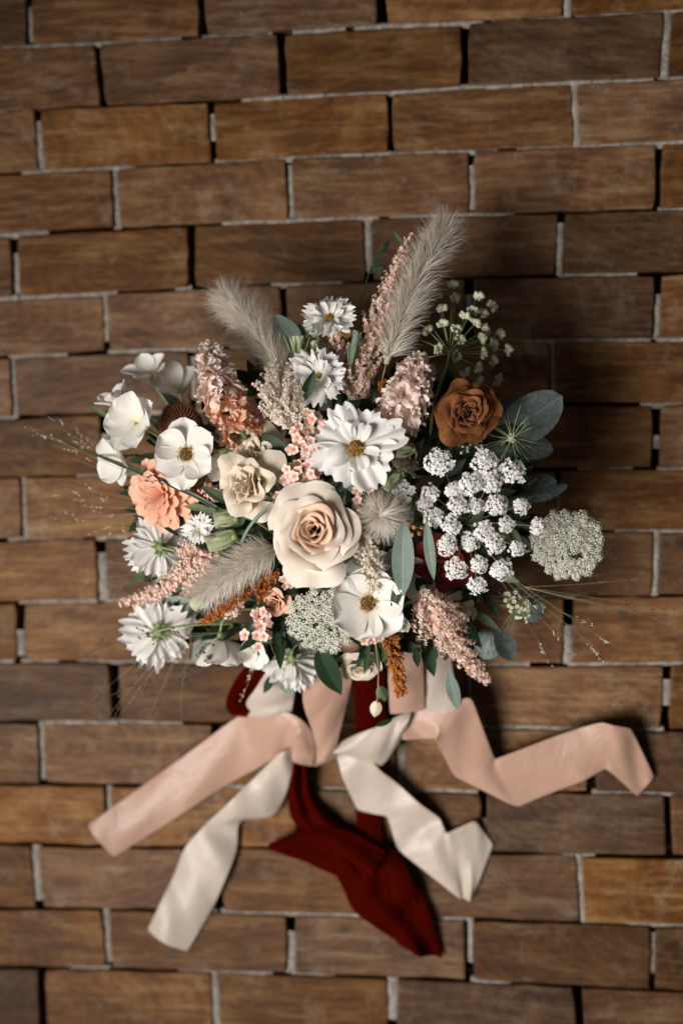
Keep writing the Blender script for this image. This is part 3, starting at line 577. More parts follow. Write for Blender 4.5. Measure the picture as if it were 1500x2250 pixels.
def stock(label, path, wpx, n, mat_tip, mat_base, seed, frpx=26, zoff=0.0):
    """spike of double ruffled florets along a curve (x, y, z)"""
    rg = random.Random(seed); pts = crom([P(*p) for p in path], 10); loc = Vector(pts[-1]); root = thing('stock_flower', label, 'flower', Matrix.Translation(loc), GRP)
    V, Fc, uv = tube(pts - np.array(loc), .003, 7); ob('stalk', me('stalk', V, Fc, M['stem'], uv), root)
    variants = {}
    for mt in (mat_tip, mat_base):
        variants[mt] = [None] * 5
        for s in range(5):
            V, Fc, uv = petal(.95, .80, 7, 9, base=.3, wide=.6, end=.3, th0=.1 + .12 * (s % 3), th1=-.25 - .2 * (s % 2), cup=.1, ruf=.12, rk=1.3 + .35 * s, teeth=.08, seed=seed * 9 + s)
            V = V * np.array([1, 1, 1.15]); variants[mt][s] = me('petal', V, Fc, M[mt], uv)
    V, Fc, uv = lathe([(.10, -.45), (.16, -.2), (.12, .05), (.03, .14)], 7); eye = me('floret', V, Fc, M['bud'], uv)
    for i in range(n):
        t = (i + .5) / n; k = min(len(pts) - 2, int(t * (len(pts) - 1))); c = Vector(pts[k]); ax = Vector(pts[k] - pts[k + 1]).normalized(); s0 = S(c.z)
        wd = wpx * s0 * (.55 + .45 * min(1, t * 2.5)); a = i * 2.39996; side = Vector((0, 0, 1)); side = (side - ax * side.dot(ax)).normalized(); o2 = ax.cross(side)
        d = (side * math.cos(a) + o2 * math.sin(a)).normalized(); face = (d + ax * (.9 - .6 * t)).normalized(); R = frpx * s0 * rg.uniform(.85, 1.12) * (.7 + .3 * min(1, t * 3))
        fl = ob('floret', eye, root, Matrix.Translation(c + d * wd * .55 - loc) @ frame((0, 0, 0), face, rg.uniform(0, 6)) @ SC(R))
        mt = mat_tip if t < .45 or rg.random() < .2 else mat_base
        for q in range(6): ob('petal', variants[mt][rg.randrange(5)], fl, RZ(q * 1.047 + rg.uniform(-.3, .3)) @ T(0, .06, 0) @ RX(rg.uniform(-.5, .45)) @ RY(rg.uniform(-.4, .4)))
        for q in range(6): ob('petal', variants[mt][rg.randrange(5)], fl, RZ(q * 1.047 + rg.uniform(-.4, .4)) @ T(0, .04, .08) @ RX(rg.uniform(.3, 1.3)) @ RY(rg.uniform(-.5, .5)) @ SC(rg.uniform(.45, .75)))
    return root

def floret5(rg, s, cupped=.5):
    V = [(0, 0, 0)]; Fc = []
    for k in range(5):
        a = k * 1.2566 + rg.uniform(-.1, .1); c, sn = math.cos(a), math.sin(a); l = s * rg.uniform(.85, 1.15); b = len(V)
        for r, w_, z in ((.55, -.34, .25), (1.0, -.16, .35), (1.0, .16, .35), (.55, .34, .25)): V.append((l * (r * c - w_ * sn), l * (r * sn + w_ * c), l * z * cupped * 2))
        Fc += [(0, b, b + 1, b + 2), (0, b + 2, b + 3)]
    return np.array(V), Fc
def bead(s):
    V = np.array([(1, 0, 0), (-.5, .87, 0), (-.5, -.87, 0), (0, 0, 1.3), (0, 0, -1.0)]) * s
    return V, [(0, 1, 3), (1, 2, 3), (2, 0, 3), (1, 0, 4), (2, 1, 4), (0, 2, 4)]
def plume(name, label, cat, path, wpx, nb, mat, seed, fs=3.4, dens=1.0, tipw=.1, stalkmat='stem', fan=1.0, group=GRP, curve=.35, beads=False):
    """feathery plume: side branches set with tiny florets, getting shorter towards the tip; path runs tip to base"""
    rg = random.Random(seed); pts = crom([P(*p) for p in path], 14); loc = Vector(pts[-1]); root = thing(name, label, cat, Matrix.Translation(loc), group)
    V, Fc, uv = tube(pts - np.array(loc), np.linspace(.0006, .0014, len(pts)), 5); ob('stalk', me('stalk', V, Fc, M[stalkmat], uv), root)
    n = len(pts); total = float(np.linalg.norm(np.diff(pts, axis=0), axis=1).sum())
    for i in range(nb):
        t = (i + .5) / nb; x = t * (n - 2); k = int(x); c = Vector(pts[k]).lerp(Vector(pts[k + 1]), x - k); ax = Vector(pts[k] - pts[k + 1]).normalized(); s0 = S(c.z)
        side = Vector((0, 0, 1)); side = (side - ax * side.dot(ax)).normalized(); o2 = ax.cross(side); a = i * 2.39996 + rg.uniform(-.3, .3)
        d = (o2 * math.cos(a) * fan + side * math.sin(a)).normalized(); L = wpx * s0 * (tipw + (1 - tipw) * t ** .9) * rg.uniform(.75, 1.15); L = max(L, fs * s0)
        p0 = c; p1 = c + (d * .75 + ax * .55) * L * .5; p2 = c + (d * .8 + ax * (.6 + curve)) * L
        mb = MB(); V, Fc, uv = tube([np.array(p0 - loc), np.array(p1 - loc), np.array(p2 - loc)], [.0005, .0004, .0003], 4); mb.add(V, Fc, uv, 1)
        m_ = max(3, int(L / (fs * s0 * .62) * 2.2 * dens))
        for j in range(m_):
            q = rg.random() ** .8; p = p0.lerp(p1, q * 2) if q < .5 else p1.lerp(p2, q * 2 - 1); sp = fs * s0 * 1.5 * (1.05 - .6 * q)
            p = p + Vector((rg.gauss(0, 1), rg.gauss(0, 1), rg.gauss(0, 1))) * sp * .6
            if beads: V, Fc = bead(fs * s0 * rg.uniform(.7, 1.1))
            else: V, Fc = floret5(rg, fs * s0 * rg.uniform(.75, 1.15))
            f = (p - (p0.lerp(p2, .3)) + Vector((0, 0, .3 * L))).normalized(); A = frame(p - loc, f + Vector((rg.uniform(-.5, .5), rg.uniform(-.5, .5), rg.uniform(-.3, .5))), rg.uniform(0, 6))
            mb.add(xf(V, A), Fc, None, 0)
        mb_ = mb.mesh('branch', [M[mat], M[stalkmat]], False); ob('branch', mb_, root)
    return root

def bristles(label, path, core, hair, nh, seed, lean=.55, name='fountain_grass', droop=.25):
    """soft bristly seed head; path runs tip to base"""
    rg = np.random.RandomState(seed); pts = crom([P(*p) for p in path], 12); loc = Vector(pts[-1]); root = thing(name, label, 'grass head', Matrix.Translation(loc), GRP); n = len(pts); s0 = S(loc.z)
    rad = core * s0 * np.sin(np.clip(np.linspace(.06, .97, n), 0, 1) * math.pi) ** .55
    V, Fc, uv = tube(pts - np.array(loc), rad, 8); ob('spindle', me('spindle', V, Fc, M['spine'], uv), root)
    Vs = []; Fs = []; k0 = 0
    for i in range(nh):
        t = (rg.rand() * .97) if i % 9 else rg.rand() * .05; x = t * (n - 2); k = int(x); c = pts[k] + (pts[k + 1] - pts[k]) * (x - k); ax = pts[k] - pts[k + 1]; ax /= np.linalg.norm(ax)
        sd = np.cross(ax, [.2, .3, .9]); sd /= np.linalg.norm(sd); o2 = np.cross(ax, sd); a = rg.rand() * 6.283; d = sd * math.cos(a) + o2 * math.sin(a)
        L = hair * s0 * rg.uniform(.4, 1.12); ln = lean * rg.uniform(.5, 1.5) + (.8 * rg.rand() if t < .07 else 0)
        v = d + ax * ln; v /= np.linalg.norm(v); v2 = v + np.array([rg.normal() * .22, rg.normal() * .22 , rg.normal() * .22 - droop * .4]) + ax * .1; v2 /= np.linalg.norm(v2)
        p0 = c + d * rad[k] * .6; p1 = p0 + v * L * .5; p2 = p1 + v2 * L * .5; r = .00022 * rg.uniform(.7, 1.25); sx = np.cross(v, [.3, .5, .8]); sx /= np.linalg.norm(sx); sy = np.cross(v, sx)
        tri = [sx, -.5 * sx + .87 * sy, -.5 * sx - .87 * sy]
        for q in tri: Vs.append(p0 + q * r)
        for q in tri: Vs.append(p1 + q * r * .8)
        Vs.append(p2)
        for q in range(3):
            w_ = (q + 1) % 3; Fs.append((k0 + q, k0 + w_, k0 + 3 + w_, k0 + 3 + q)); Fs.append((k0 + 3 + q, k0 + 3 + w_, k0 + 6))
        k0 += 7
    o = ob('bristles', me('bristles', np.array(Vs) - np.array(loc), Fs, M['bristle'], None, False), root); o['kind'] = 'stuff'
    stem(root, loc, Vector(pts[-2] - pts[-1]), .0010, 'straw'); return root

def umbel_cluster(nf, R, fs, seed, mat, domeh=.45, edge=1.25):
    rg = random.Random(seed); mb = MB()
    for i in range(nf):
        q = math.sqrt((i + .5) / nf); a = i * 2.39996 + rg.uniform(-.2, .2); r = q * R * rg.uniform(.8, 1.15); p = Vector((r * math.cos(a), r * math.sin(a), domeh * R * (1 - q * q) + rg.uniform(-.06, .06) * R))
        V, Fc = floret5(rg, fs * (edge if q > .8 else 1) * rg.uniform(.8, 1.2), .35); nrm = Vector((p.x * .9, p.y * .9, R * .9))
        mb.add(xf(V, frame(p, nrm + Vector((rg.uniform(-.4, .4), rg.uniform(-.4, .4), 0)) * R, rg.uniform(0, 6))), Fc, None, 0)
        V, Fc, uv = tube([(0, 0, -.55 * R), tuple(p * .98)], fs * .10, 3); mb.add(V, Fc, uv, 1)
    return mb.mesh('umbellet', [mat, M['stem']], False)

def leafsprig(label, leaves, mat, name='foliage_sprig', cat='leaf', stalk=None, shape=1.0, tipq=1.0, fold=.2, group='leaves of the bouquet', stemmat='darkstem'):
    """leaves: (base x, y, z, tip x, y, z, width in px, roll, bend)"""
    loc = P(*leaves[0][:3]); root = thing(name, label, cat, Matrix.Translation(loc), group)
    for k, l in enumerate(leaves):
        b = P(*l[:3]); tp = P(*l[3:6]); y = (tp - b); L = y.length; y.normalize(); wd = l[6] * S(l[2]); roll = l[7] if len(l) > 7 else 0; bend = l[8] if len(l) > 8 else .2
        zz = (CAM - b).normalized(); x = y.cross(zz).normalized(); zz = x.cross(y)
        A = Matrix((x, y, zz)).transposed().to_4x4(); V, Fc, uv = leafv(L, wd, 12, 7, shape, tipq, fold, -bend, .02, int(l[0]) + k); ang = bend * .5
        V = xf(V, RY(roll) @ RX(ang)); ob('leaf', me('leaf', V, Fc, M[mat], uv), root, Matrix.Translation(b - loc) @ A)
    if stalk:
        pts = crom([P(*p) for p in stalk], 8); V, Fc, uv = tube(pts - np.array(loc), .0007, 5); ob('stalk', me('stalk', V, Fc, M[stemmat], uv), root)
    return root
# ------------------------------------------------------------------ the bouquet: main blooms
rose('rose', 'large blush cream rose in the middle of the bouquet', 692, 1168, .262, F(.10, .16), 117, 'blush', 25, 1.1, 0, .014, inner='blush_in')
rose('rose', 'toffee brown rose beside the eucalyptus at the upper right', 1014, 906, .205, F(.40, .02), 78, 'toffee', 34, 1.2, 0, .03)
rose('rose', 'dark wine red bloom half hidden behind the white lace flower', 965, 1235, .185, F(.3, -.25), 70, 'wine', 26, .2)
rose('lisianthus', 'ruffled cream lisianthus left of the blush rose', 556, 1066, .238, F(-.25, .05), 88, 'cream', 15, .5, .05, .07)['category'] = 'flower'
rose('lisianthus', 'peach cream lisianthus peeking above the ruffled cream one', 562, 1006, .220, F(-.2, .35), 66, 'cream', 12, 2.5, .05, .07)['category'] = 'flower'
rose('garden_rose', 'tan rose half hidden under the rust amaranth at the lower edge', 790, 1452, .150, F(.05, -.8), 52, 'cream', 20, 1.0)
rose('garden_rose', 'peach tan petals behind the pink astilbe at the lower right', 1000, 1335, .165, F(.5, -.4), 46, 'cream', 14, 1.0, 0, .03)
cosmos('large white cosmos with yellow centre above the blush rose', 782, 985, .265, F(.02, .06), 92, 10, .25, .06, 5, .05, curl=-.05, innerL=.5)
cosmos('white cosmos tipped sideways at the top of the bouquet', 724, 700, .190, F(-.05, .6, .8), 52, 13, .3, .18, 8, .09)
cosmos('frilled white cosmos below the top one, crossed by a dark leaf', 700, 828, .218, F(-.15, .30), 62, 13, .9, .12, 10, .09, disc=.10)
cosmos('white cosmos turned away at the left edge, green sepals showing', 352, 1203, .185, F(-.48, -.06, -.82), 68, 14, .2, .38, 6, .07)
cosmos('white cosmos seen from behind at the lower left', 350, 1390, .155, F(-.18, -.26, -.92), 74, 13, .1, .10, 4, .09)
cosmos('white cosmos hanging at the lower edge beside the ribbons', 642, 1448, .150, F(-.05, -.5, -.75), 66, 13, .4, .30, 6, .08)
anemone('white anemone with golden stamens below the rose', 808, 1325, .250, F(.04, -.06), 72, 6, .3, .12, W=1.2)
anemone('white butterfly ranunculus with yellow eye at the left, above the coral dahlia', 410, 998, .232, F(-.12, .10), 66, 6, .1, .18, W=1.1)
anemone('large cupped white ranunculus beside the dark cone', 300, 930, .200, F(-.30, .2), 64, 7, 1.2, .36, centre=False, curl=.3)
anemone('low white ranunculus at the far left edge under the grass blade', 268, 1005, .180, F(-.6, -.3, .7), 56, 6, .5, .35, centre=False)
anemone('small white ranunculus bloom seen from the side at the upper left', 266, 892, .170, F(-.45, .75, .3), 50, 5, .2, .75, centre=False, W=.7)
anemone('small white ranunculus at the top left, out of focus', 330, 826, .130, F(-.2, .7, .5), 52, 5, .9, .45, centre=False, W=.7)
anemone('blurred white ranunculus behind the peach stock', 392, 858, .115, F(.0, .6, .6), 56, 6, .4, .55, centre=False, W=.7)
anemone('white ranunculus facing down at the lower left', 485, 1400, .170, F(.0, -.8, -.15), 70, 6, .2, .50, centre=False, W=.85)
anemone('closed white ranunculus bud beside the rust amaranth', 886, 1368, .215, F(.1, -.2), 28, 6, .0, 1.15, centre=False, W=1.1, curl=.5)
anemone('pale white petals between rose and anemone', 812, 1250, .225, F(.15, .1), 52, 5, .7, .25, centre=False)
anemone('white bloom behind the long eucalyptus leaf', 905, 1262, .200, F(.45, -.1), 46, 5, .2, .35, centre=False)
cosmos('small frilled white pink between coral dahlia and grass head', 437, 1162, .225, F(-.05, .1), 34, 9, .3, .15, 5, .10, disc=0, name='dianthus')
flatbloom('coral peach dahlia at the left, face turned outward', 362, 1084, .205, F(-.35, -.05), 96, 'coral', 46, .3, 'dahlia', 'dahlia')
dahlia('small orange ball dahlia behind the butterfly ranunculus', 428, 1050, .190, F(.1, .1), 54, 'coral', 70, .40, .34, 1.0)
stock('peach stock spike rising at the upper left', [(462,772,.185), (478,840,.205), (505,905,.218), (540,965,.220)], 50, 26, 'stock_pale', 'stock', 3, 38)
stock('pale pink stock head beside the toffee rose', [(918,798,.232), (905,840,.240), (888,890,.240), (868,935,.225)], 56, 24, 'stock_pale', 'stock_pale', 4, 38)
# echinacea cone
R = 45 * S(.19); loc = P(396, 928, .185); fc = F(-.05, .25); ec = thing('coneflower_centre', 'dark brown spiky coneflower centre behind white ranunculus', 'cone', frame(loc, fc), GRP)
V, Fc, uv = lathe([(.5, -.5), (.9, -.25), (.98, .05), (.8, .4), (.45, .62), (.05, .7)], 20); ob('cone', me('cone', V * R, Fc, M['cone'], uv), ec)
mb = MB()
for k in range(300):
    t = (k + .5) / 300; a = k * 2.39996; pol = math.acos(1 - 1.25 * t); d = Vector((math.sin(pol) * math.cos(a), math.sin(pol) * math.sin(a), math.cos(pol))); p = Vector((d.x * .95, d.y * .95, d.z * .65 + .05))
    V, Fc, uv = lathe([(.035, 0), (.026, .1), (.003, .22)], 4); mb.add(xf(V, frame(p * .97, d)), Fc, uv)
o = ob('spines', me('spines', np.vstack(mb.v) * R, mb.f, M['conetip']), ec); o['kind'] = 'stuff'
stem(ec, loc - fc * R * .5, fc, .002)

# ------------------------------------------------------------------ lace flowers
um = [umbel_cluster(44, 1, .19, 40 + k, M['lace'], .34, 1.35) for k in range(5)]
LACE = [(965,1015,40),(1066,1018,34),(1126,1036,36),(945,1085,30),(1035,1062,34),(1078,1060,28),(1000,1078,28),(1005,1112,30),(952,1135,28),(1045,1112,24),(1090,1110,29),(1146,1112,25),(990,1155,28),(1064,1165,27),(1112,1152,25),(982,1198,28),(1033,1190,27),(1087,1195,27),(1135,1205,24),(1002,1250,28),(1052,1240,24),(1102,1252,30),(1048,1288,27),(1182,1158,28),(884,1080,30),(930,1108,22)]
lc = P(1020, 1150, .150); lace = thing('lace_flower', 'white lace flower with many small domes on thin stalks at the right', 'flower', Matrix.Translation(lc), GRP)
for k, (x, y, r) in enumerate(LACE):
    z = .262 - .00007 * ((x - 1000) ** 2 + (y - 1130) ** 2) / 150 + ru(-.006, .006); p = P(x, y, z); d = (p - P(985, 1150, .10)).normalized() + Vector((-.15, -.1, .8)); R = r * S(z)
    u_ = ob('umbellet', um[k % 5], lace, Matrix.Translation(p - lc) @ frame((0, 0, 0), d, ru(0, 6)) @ SC(R * ru(.66, .84)))
    pts = bez(p - d.normalized() * R * .5 - lc, p - d.normalized() * R * 2 - lc, (p - lc) * .35, Vector((ru(-.004, .004), ru(-.004, .004), -.01)), 8); V, Fc, uv = tube(pts, .0007, 5)
    ob('ray', me('ray', V, Fc, M['stem'], uv), lace)
stem(lace, lc, F(.3, 0), .0018)
def queen(label, px, py, z, facing, Rpx, seed, nu_=46, gap=.0, hole=None):
    R = Rpx * S(z); loc = P(px, py, z); root = thing('queen_anne_lace', label, 'flower', frame(loc, facing), GRP)
    cl = [umbel_cluster(30, 1, .19, seed + k, M['lace_green'], .35, 1.15) for k in range(5)]; rg = random.Random(seed)
    for i in range(nu_):
        q = math.sqrt((i + .6) / nu_); a = i * 2.39996; x, y = q * .90 * math.cos(a), q * .90 * math.sin(a)
        if hole and (x - hole[0]) ** 2 + (y - hole[1]) ** 2 < .016: continue
        p = Vector((x, y, .20 * (1 - q * q) + rg.uniform(-.05, .03))) * R
        ob('umbellet', cl[i % 5], root, frame(p, Vector((x * .55, y * .55, 1)), rg.uniform(0, 6)) @ SC(R * rg.uniform(.105, .15)))
        V, Fc, uv = tube(bez(Vector((0, 0, -.55 * R)), p * .25 + Vector((0, 0, -.3 * R)), p * .8 + Vector((0, 0, -.2 * R)), p - Vector((0, 0, .06 * R)), 6), R * .010, 4); ob('ray', me('ray', V, Fc, M['stem'], uv), root)
    stem(root, loc - Vector(facing).normalized() * R * .5, facing, .0018); return root
queen('round green white lace flower disc at the far right', 1248, 1197, .175, F(.08, -.06), 84, 60, 84, hole=(-.12, -.35))
queen('green white lace flower dome below the blush rose', 706, 1365, .235, F(-.12, -.30), 88, 70, 56)
# open green umbel, seen from behind
uc = P(988, 775, .165); ug = thing('green_umbel', 'open pale green umbel on a long bare stalk at the upper right', 'flower', Matrix.Translation(uc), GRP)
UM = [(995,628,.06),(960,655,.07),(1000,658,.06),(1048,655,.07),(1078,675,.06),(972,684,.09),(935,698,.07),(1035,688,.09),(1058,692,.08),(1018,700,.10),(975,718,.10),(945,730,.10),(1040,714,.10),(1000,728,.11),(1062,727,.09),(1094,735,.07),(915,742,.08),(1052,745,.10),(1008,748,.115),(1078,757,.08),(1110,768,.07),(968,768,.11),(1055,777,.10),(1002,782,.12),(1078,790,.08),(940,785,.10),(1045,803,.10),(1016,812,.10),(1088,832,.07),(1046,830,.09),(1018,842,.09)]
for k, (x, y, z) in enumerate(UM):
    p = P(x, y, z + .065); d = (p - uc).normalized()
    pts = bez(Vector(), (p - uc) * .33 + Vector((0, 0, .004)), (p - uc) * .7 + Vector((0, 0, .004)), p - uc, 7); V, Fc, uv = tube(pts, .00045, 4); r_ = ob('ray', me('ray', V, Fc, M['stem'], uv), ug)
    mb = MB(); s = S(.1)
    for j in range(9):
        a = j * 2.4; e = (d + (Vector((math.cos(a), math.sin(a), ru(-.4, .4))) * .9)).normalized(); q = p - uc + e * 12 * s * ru(.7, 1.1)
        V, Fc, uv = lathe([(.5, -1.2), (1, -.2), (.85, .8), (.2, 1.3)], 6); mb.add(xf(V * 4.4 * s, frame(q, e)), Fc, uv); V, Fc, uv = tube([p - uc, q], .0003, 3); mb.add(V, Fc, uv)
    ob('umbellet', mb.mesh('umbellet', M['podgreen']), r_)
V, Fc, uv = tube(np.array([Vector(v) - uc for v in crom([P(992, 690, .135), uc, P(972, 830, .195), P(952, 890, .215), P(945, 950, .205), P(930, 985, .16)], 8)]), np.linspace(.0012, .0019, 41), 7); ob('stalk', me('stalk', V, Fc, M['stem'], uv), ug)

# ------------------------------------------------------------------ plumes, amaranth and grass heads
bristles('fluffy pale grass head leaning left at the top', [(498,655,.125), (535,690,.135), (575,745,.150), (612,800,.165), (640,862,.175)], 17, 62, 3600, 1, .55)
bristles('tall fluffy grass head leaning right at the top', [(978,505,.120), (945,560,.145), (905,640,.170), (872,720,.188), (848,800,.198)], 20, 62, 4200, 2, .65)
bristles('grey fluffy grass head lying at the left of the rose', [(452,1298,.215), (500,1262,.228), (555,1228,.236), (615,1200,.232)], 17, 62, 3000, 3, .8)
bristles('round fluffy grass head pointing at the viewer right of the rose', [(836,1132,.282), (838,1131,.268), (842,1132,.252), (846,1134,.235)], 13, 62, 1300, 4, .25, droop=.1)
plume('astilbe', 'tall pink astilbe spire beside the tall grass head', 'astilbe', [(903,515,.135), (872,590,.160), (840,680,.180), (815,760,.190), (795,850,.195)], 62, 74, 'astilbe', 11, 4.1, .85, .06)
plume('astilbe', 'small pale pink astilbe below the top cosmos', 'astilbe', [(735,715,.190), (742,760,.195), (750,810,.200), (765,870,.200)], 44, 36, 'astilbe', 12, 3.4, .8, .3)
plume('astilbe', 'dusty pink astilbe between the top cosmos and the stock head', 'astilbe', [(792,762,.200), (788,800,.205), (785,850,.205), (790,890,.200)], 50, 40, 'astilbe', 19, 3.4, .8, .4)
plume('astilbe', 'cream astilbe above the coral blossoms', 'astilbe', [(606,812,.205), (612,850,.220), (625,895,.230), (650,955,.228)], 84, 64, 'astilbe_cream', 13, 3.8, .85, .25)
plume('astilbe', 'cream astilbe between rose and round grass head', 'astilbe', [(822,1290,.258), (818,1245,.262), (800,1200,.262), (790,1150,.255)], 50, 40, 'astilbe_cream', 14, 3.6, .8, .3)
plume('astilbe', 'pale pink astilbe spire pointing left at the lower left', 'astilbe', [(266,1326,.150), (330,1305,.172), (385,1278,.190), (440,1245,.205), (480,1225,.210)], 62, 64, 'astilbe', 15, 4.2, .8, .12)
plume('astilbe', 'pink astilbe drooping at the lower right over the ribbons', 'astilbe', [(1072,1500,.140), (1030,1450,.170), (985,1395,.200), (950,1340,.225), (925,1290,.235)], 82, 84, 'astilbe', 16, 4.3, .8, .08)
plume('astilbe', 'pale astilbe tuft behind the small white pink', 'astilbe', [(405,1205,.200), (425,1215,.205), (450,1225,.205), (480,1220,.200)], 40, 26, 'astilbe', 17, 3.4, .8, .5)
plume('amaranth', 'rust orange amaranth hanging below the white anemone', 'amaranth', [(880,1522,.150), (874,1480,.165), (862,1430,.185), (850,1385,.200)], 26, 60, 'amaranth', 21, 3.2, 2.6, .45, 'darkstem', beads=True)
plume('amaranth', 'rust orange amaranth under the grey grass head', 'amaranth', [(448,1366,.195), (490,1335,.208), (530,1305,.212), (580,1270,.205)], 24, 50, 'amaranth', 22, 3.2, 2.6, .4, 'darkstem', beads=True)
plume('amaranth', 'short rust amaranth tip at the left of the pale pink stock', 'amaranth', [(838,842,.214), (842,870,.214), (846,905,.210)], 14, 26, 'amaranth', 23, 3.2, 2.6, .5, 'darkstem', beads=True)
plume('amaranth', 'rust amaranth tuft between grey grass head and rose', 'amaranth', [(600,1260,.214), (585,1290,.205), (570,1325,.195)], 24, 30, 'amaranth', 24, 3.2, 2.6, .5, 'darkstem', beads=True)

# ------------------------------------------------------------------ coral blossoms: clusters of small five petalled flowers
def blossom_mesh(seed, mat):
    mb = MB()
    for k in range(5):
        V, Fc, uv = petal(1, .92, 5, 5, base=.35, wide=.6, end=.02, th0=.25, th1=-.1, cup=.35, seed=seed + k); mb.add(xf(V, RZ(k * 1.2566) @ T(0, .12, 0)), Fc, uv, 0)
    V, Fc, uv = lathe([(.22, -.1), (.26, .05), (.12, .14)], 7); mb.add(V, Fc, uv, 1); V, Fc, uv = lathe([(.08, -1.3), (.1, -.6), (.2, -.05)], 5); mb.add(V, Fc, uv, 2)
    return mb.mesh('blossom', [M[mat], M['berry'], M['stem']])
BM = [blossom_mesh(s, 'blossom') for s in (1, 7, 13)]
def blossoms(label, spots, z0, seed, spread=16, per=3, size=10.5):
    rg = random.Random(seed); c = P(*spots[len(spots) // 2], z0 - .03); root = thing('coral_blossom', label, 'blossom', Matrix.Translation(c), GRP)
    for (x, y) in spots:
        for k in range(per):
            xx, yy = x + rg.gauss(0, spread * .6), y + rg.gauss(0, spread * .6); z = z0 + rg.uniform(-.012, .010); p = P(xx, yy, z); s = size * S(z) * rg.uniform(.75, 1.15)
            ob('blossom', BM[rg.randrange(3)], root, frame(p - c, Vector((rg.uniform(-.6, .6), rg.uniform(-.6, .6), 1)), rg.uniform(0, 6)) @ SC(s))
    stem(root, c, F(0, 0), .0012); return root
blossoms('coral pink blossom cluster at the left of the large cosmos', [(690,915),(705,940),(668,935),(650,960),(672,968),(690,975),(655,985),(640,1030),(660,1025),(680,1040),(650,1050),(635,1080),(668,1000),(690,1060)], .262, 31, 18, 5, 12)
blossoms('coral pink blossom cluster above the white ranunculus at the lower left', [(565,1345),(580,1365),(560,1380),(585,1345),(575,1400)], .205, 32, 16, 5, 12)
blossoms('small coral blossom cluster at the lower left of the rose', [(635,1265),(640,1280),(628,1275)], .245, 33, 9, 4, 9)
blossoms('peach waxy blossoms at the upper right of the rose', [(790,1080),(812,1072),(782,1100),(788,1122)], .258, 34, 9, 3, 9.5)
# orange berries beside the long leaf
bc = P(905, 1165, .235); br = thing('berry_sprig', 'few orange berries beside the long eucalyptus leaf', 'berries', Matrix.Translation(bc), GRP)
for (x, y) in ((897,1150),(910,1158),(922,1172),(905,1175),(928,1160),(890,1163)):
    z = .238 + ru(-.004, .004); p = P(x, y, z); V, Fc, uv = lathe([(.1, -1), (.7, -.7), (1, 0), (.75, .65), (.25, .95), (.1, .9)], 10); ob('berry', me('berry', V * 6.0 * S(z), Fc, M['berry'], uv), br, frame(p - bc, F(ru(-.6, .6), ru(-.6, .6))))
    V, Fc, uv = tube([p - bc, (p - bc) * .4 - Vector((0, 0, .02)), Vector((0, 0, -.035))], .0005, 4); ob('stalk', me('stalk', V, Fc, M['stem'], uv), br)
# rust coral velvet bits near the centre left
rose('garden_rose', 'orange coral petals between rose and lace flower dome', 610, 1318, .195, F(-.2, -.3), 40, 'coral', 14, .5, 0, .03)

# small fillers tucked between the large blooms
plume('astilbe', 'rosy astilbe tuft between peach stock and cream astilbe', 'astilbe', [(560,905,.205), (572,935,.212), (585,970,.214)], 36, 24, 'astilbe', 71, 3.8, .85, .5)
plume('astilbe', 'cream astilbe tuft under the right petals of the large cosmos', 'astilbe', [(905,1030,.222), (885,1020,.226), (865,1010,.222)], 30, 20, 'astilbe_cream', 72, 3.6, .85, .5)
plume('astilbe', 'rosy astilbe tuft between coral dahlia and sage leaves', 'astilbe', [(455,1075,.212), (475,1085,.214), (500,1095,.210)], 30, 20, 'astilbe', 73, 3.6, .85, .5)
plume('astilbe', 'blush astilbe tuft below the grey grass head', 'astilbe', [(505,1345,.190), (520,1325,.196), (540,1305,.196)], 34, 22, 'astilbe', 74, 3.8, .85, .5)
anemone('small white bloom between the butterfly ranunculus and the cream lisianthus', 478, 1030, .212, F(.1, .2), 30, 6, .3, .3, centre=False)
anemone('small white bloom at the lower edge between ranunculus and hanging cosmos', 560, 1432, .165, F(-.1, -.4), 34, 6, .6, .35, centre=False)
blossoms('pale coral blossom cluster at the right of the green white lace dome', [(812,1408),(830,1400),(845,1380)], .205, 75, 10, 4, 10)
# ------------------------------------------------------------------ leaves
G2 = 'leaves of the bouquet'
leafsprig('large round silver eucalyptus leaf at the upper right', [(1096,962,.150,1236,868,.140,98,.15,.5)], 'silver', 'eucalyptus_leaf', 'leaf', shape=.95, tipq=.55)
leafsprig('grey green eucalyptus leaf below the large silver one', [(1110,972,.120,1216,990,.110,62,-.2,.4)], 'silver', 'eucalyptus_leaf', shape=.9, tipq=.6)
leafsprig('small silvery leaf tips behind the large silver leaf', [(1092,915,.140,1128,872,.135,34,.3,.3), (1098,925,.138,1146,884,.130,30,-.3,.3)], 'silver', 'eucalyptus_leaf', shape=.95, tipq=.7)
leafsprig('dark eucalyptus leaf between toffee rose and large silver leaf', [(1070,960,.130,1112,892,.130,66,.2,.4)], 'silver', 'eucalyptus_leaf', shape=.95, tipq=.6)
leafsprig('pair of oval grey leaves right of the white lace flower', [(1140,1086,.125,1224,1056,.115,58,.1,.3), (1152,1100,.110,1248,1066,.100,30,.2,.3)], 'silver', 'eucalyptus_sprig', shape=.95, tipq=.65)
leafsprig('long pale eucalyptus leaf hanging right of the rose', [(888,1142,.276,884,1312,.262,50,.1,.35)], 'euca', 'eucalyptus_leaf', shape=1.0, tipq=.75, stalk=[(906,1090,.24), (900,1115,.265), (888,1142,.276)], stemmat='stem')
leafsprig('narrow pale eucalyptus leaf beside the white lace flower', [(936,1140,.272,953,1276,.258,25,.2,.3)], 'euca', 'eucalyptus_leaf', shape=1.0, tipq=.8, stalk=[(926,1105,.24), (928,1125,.265), (936,1140,.272)], stemmat='stem')
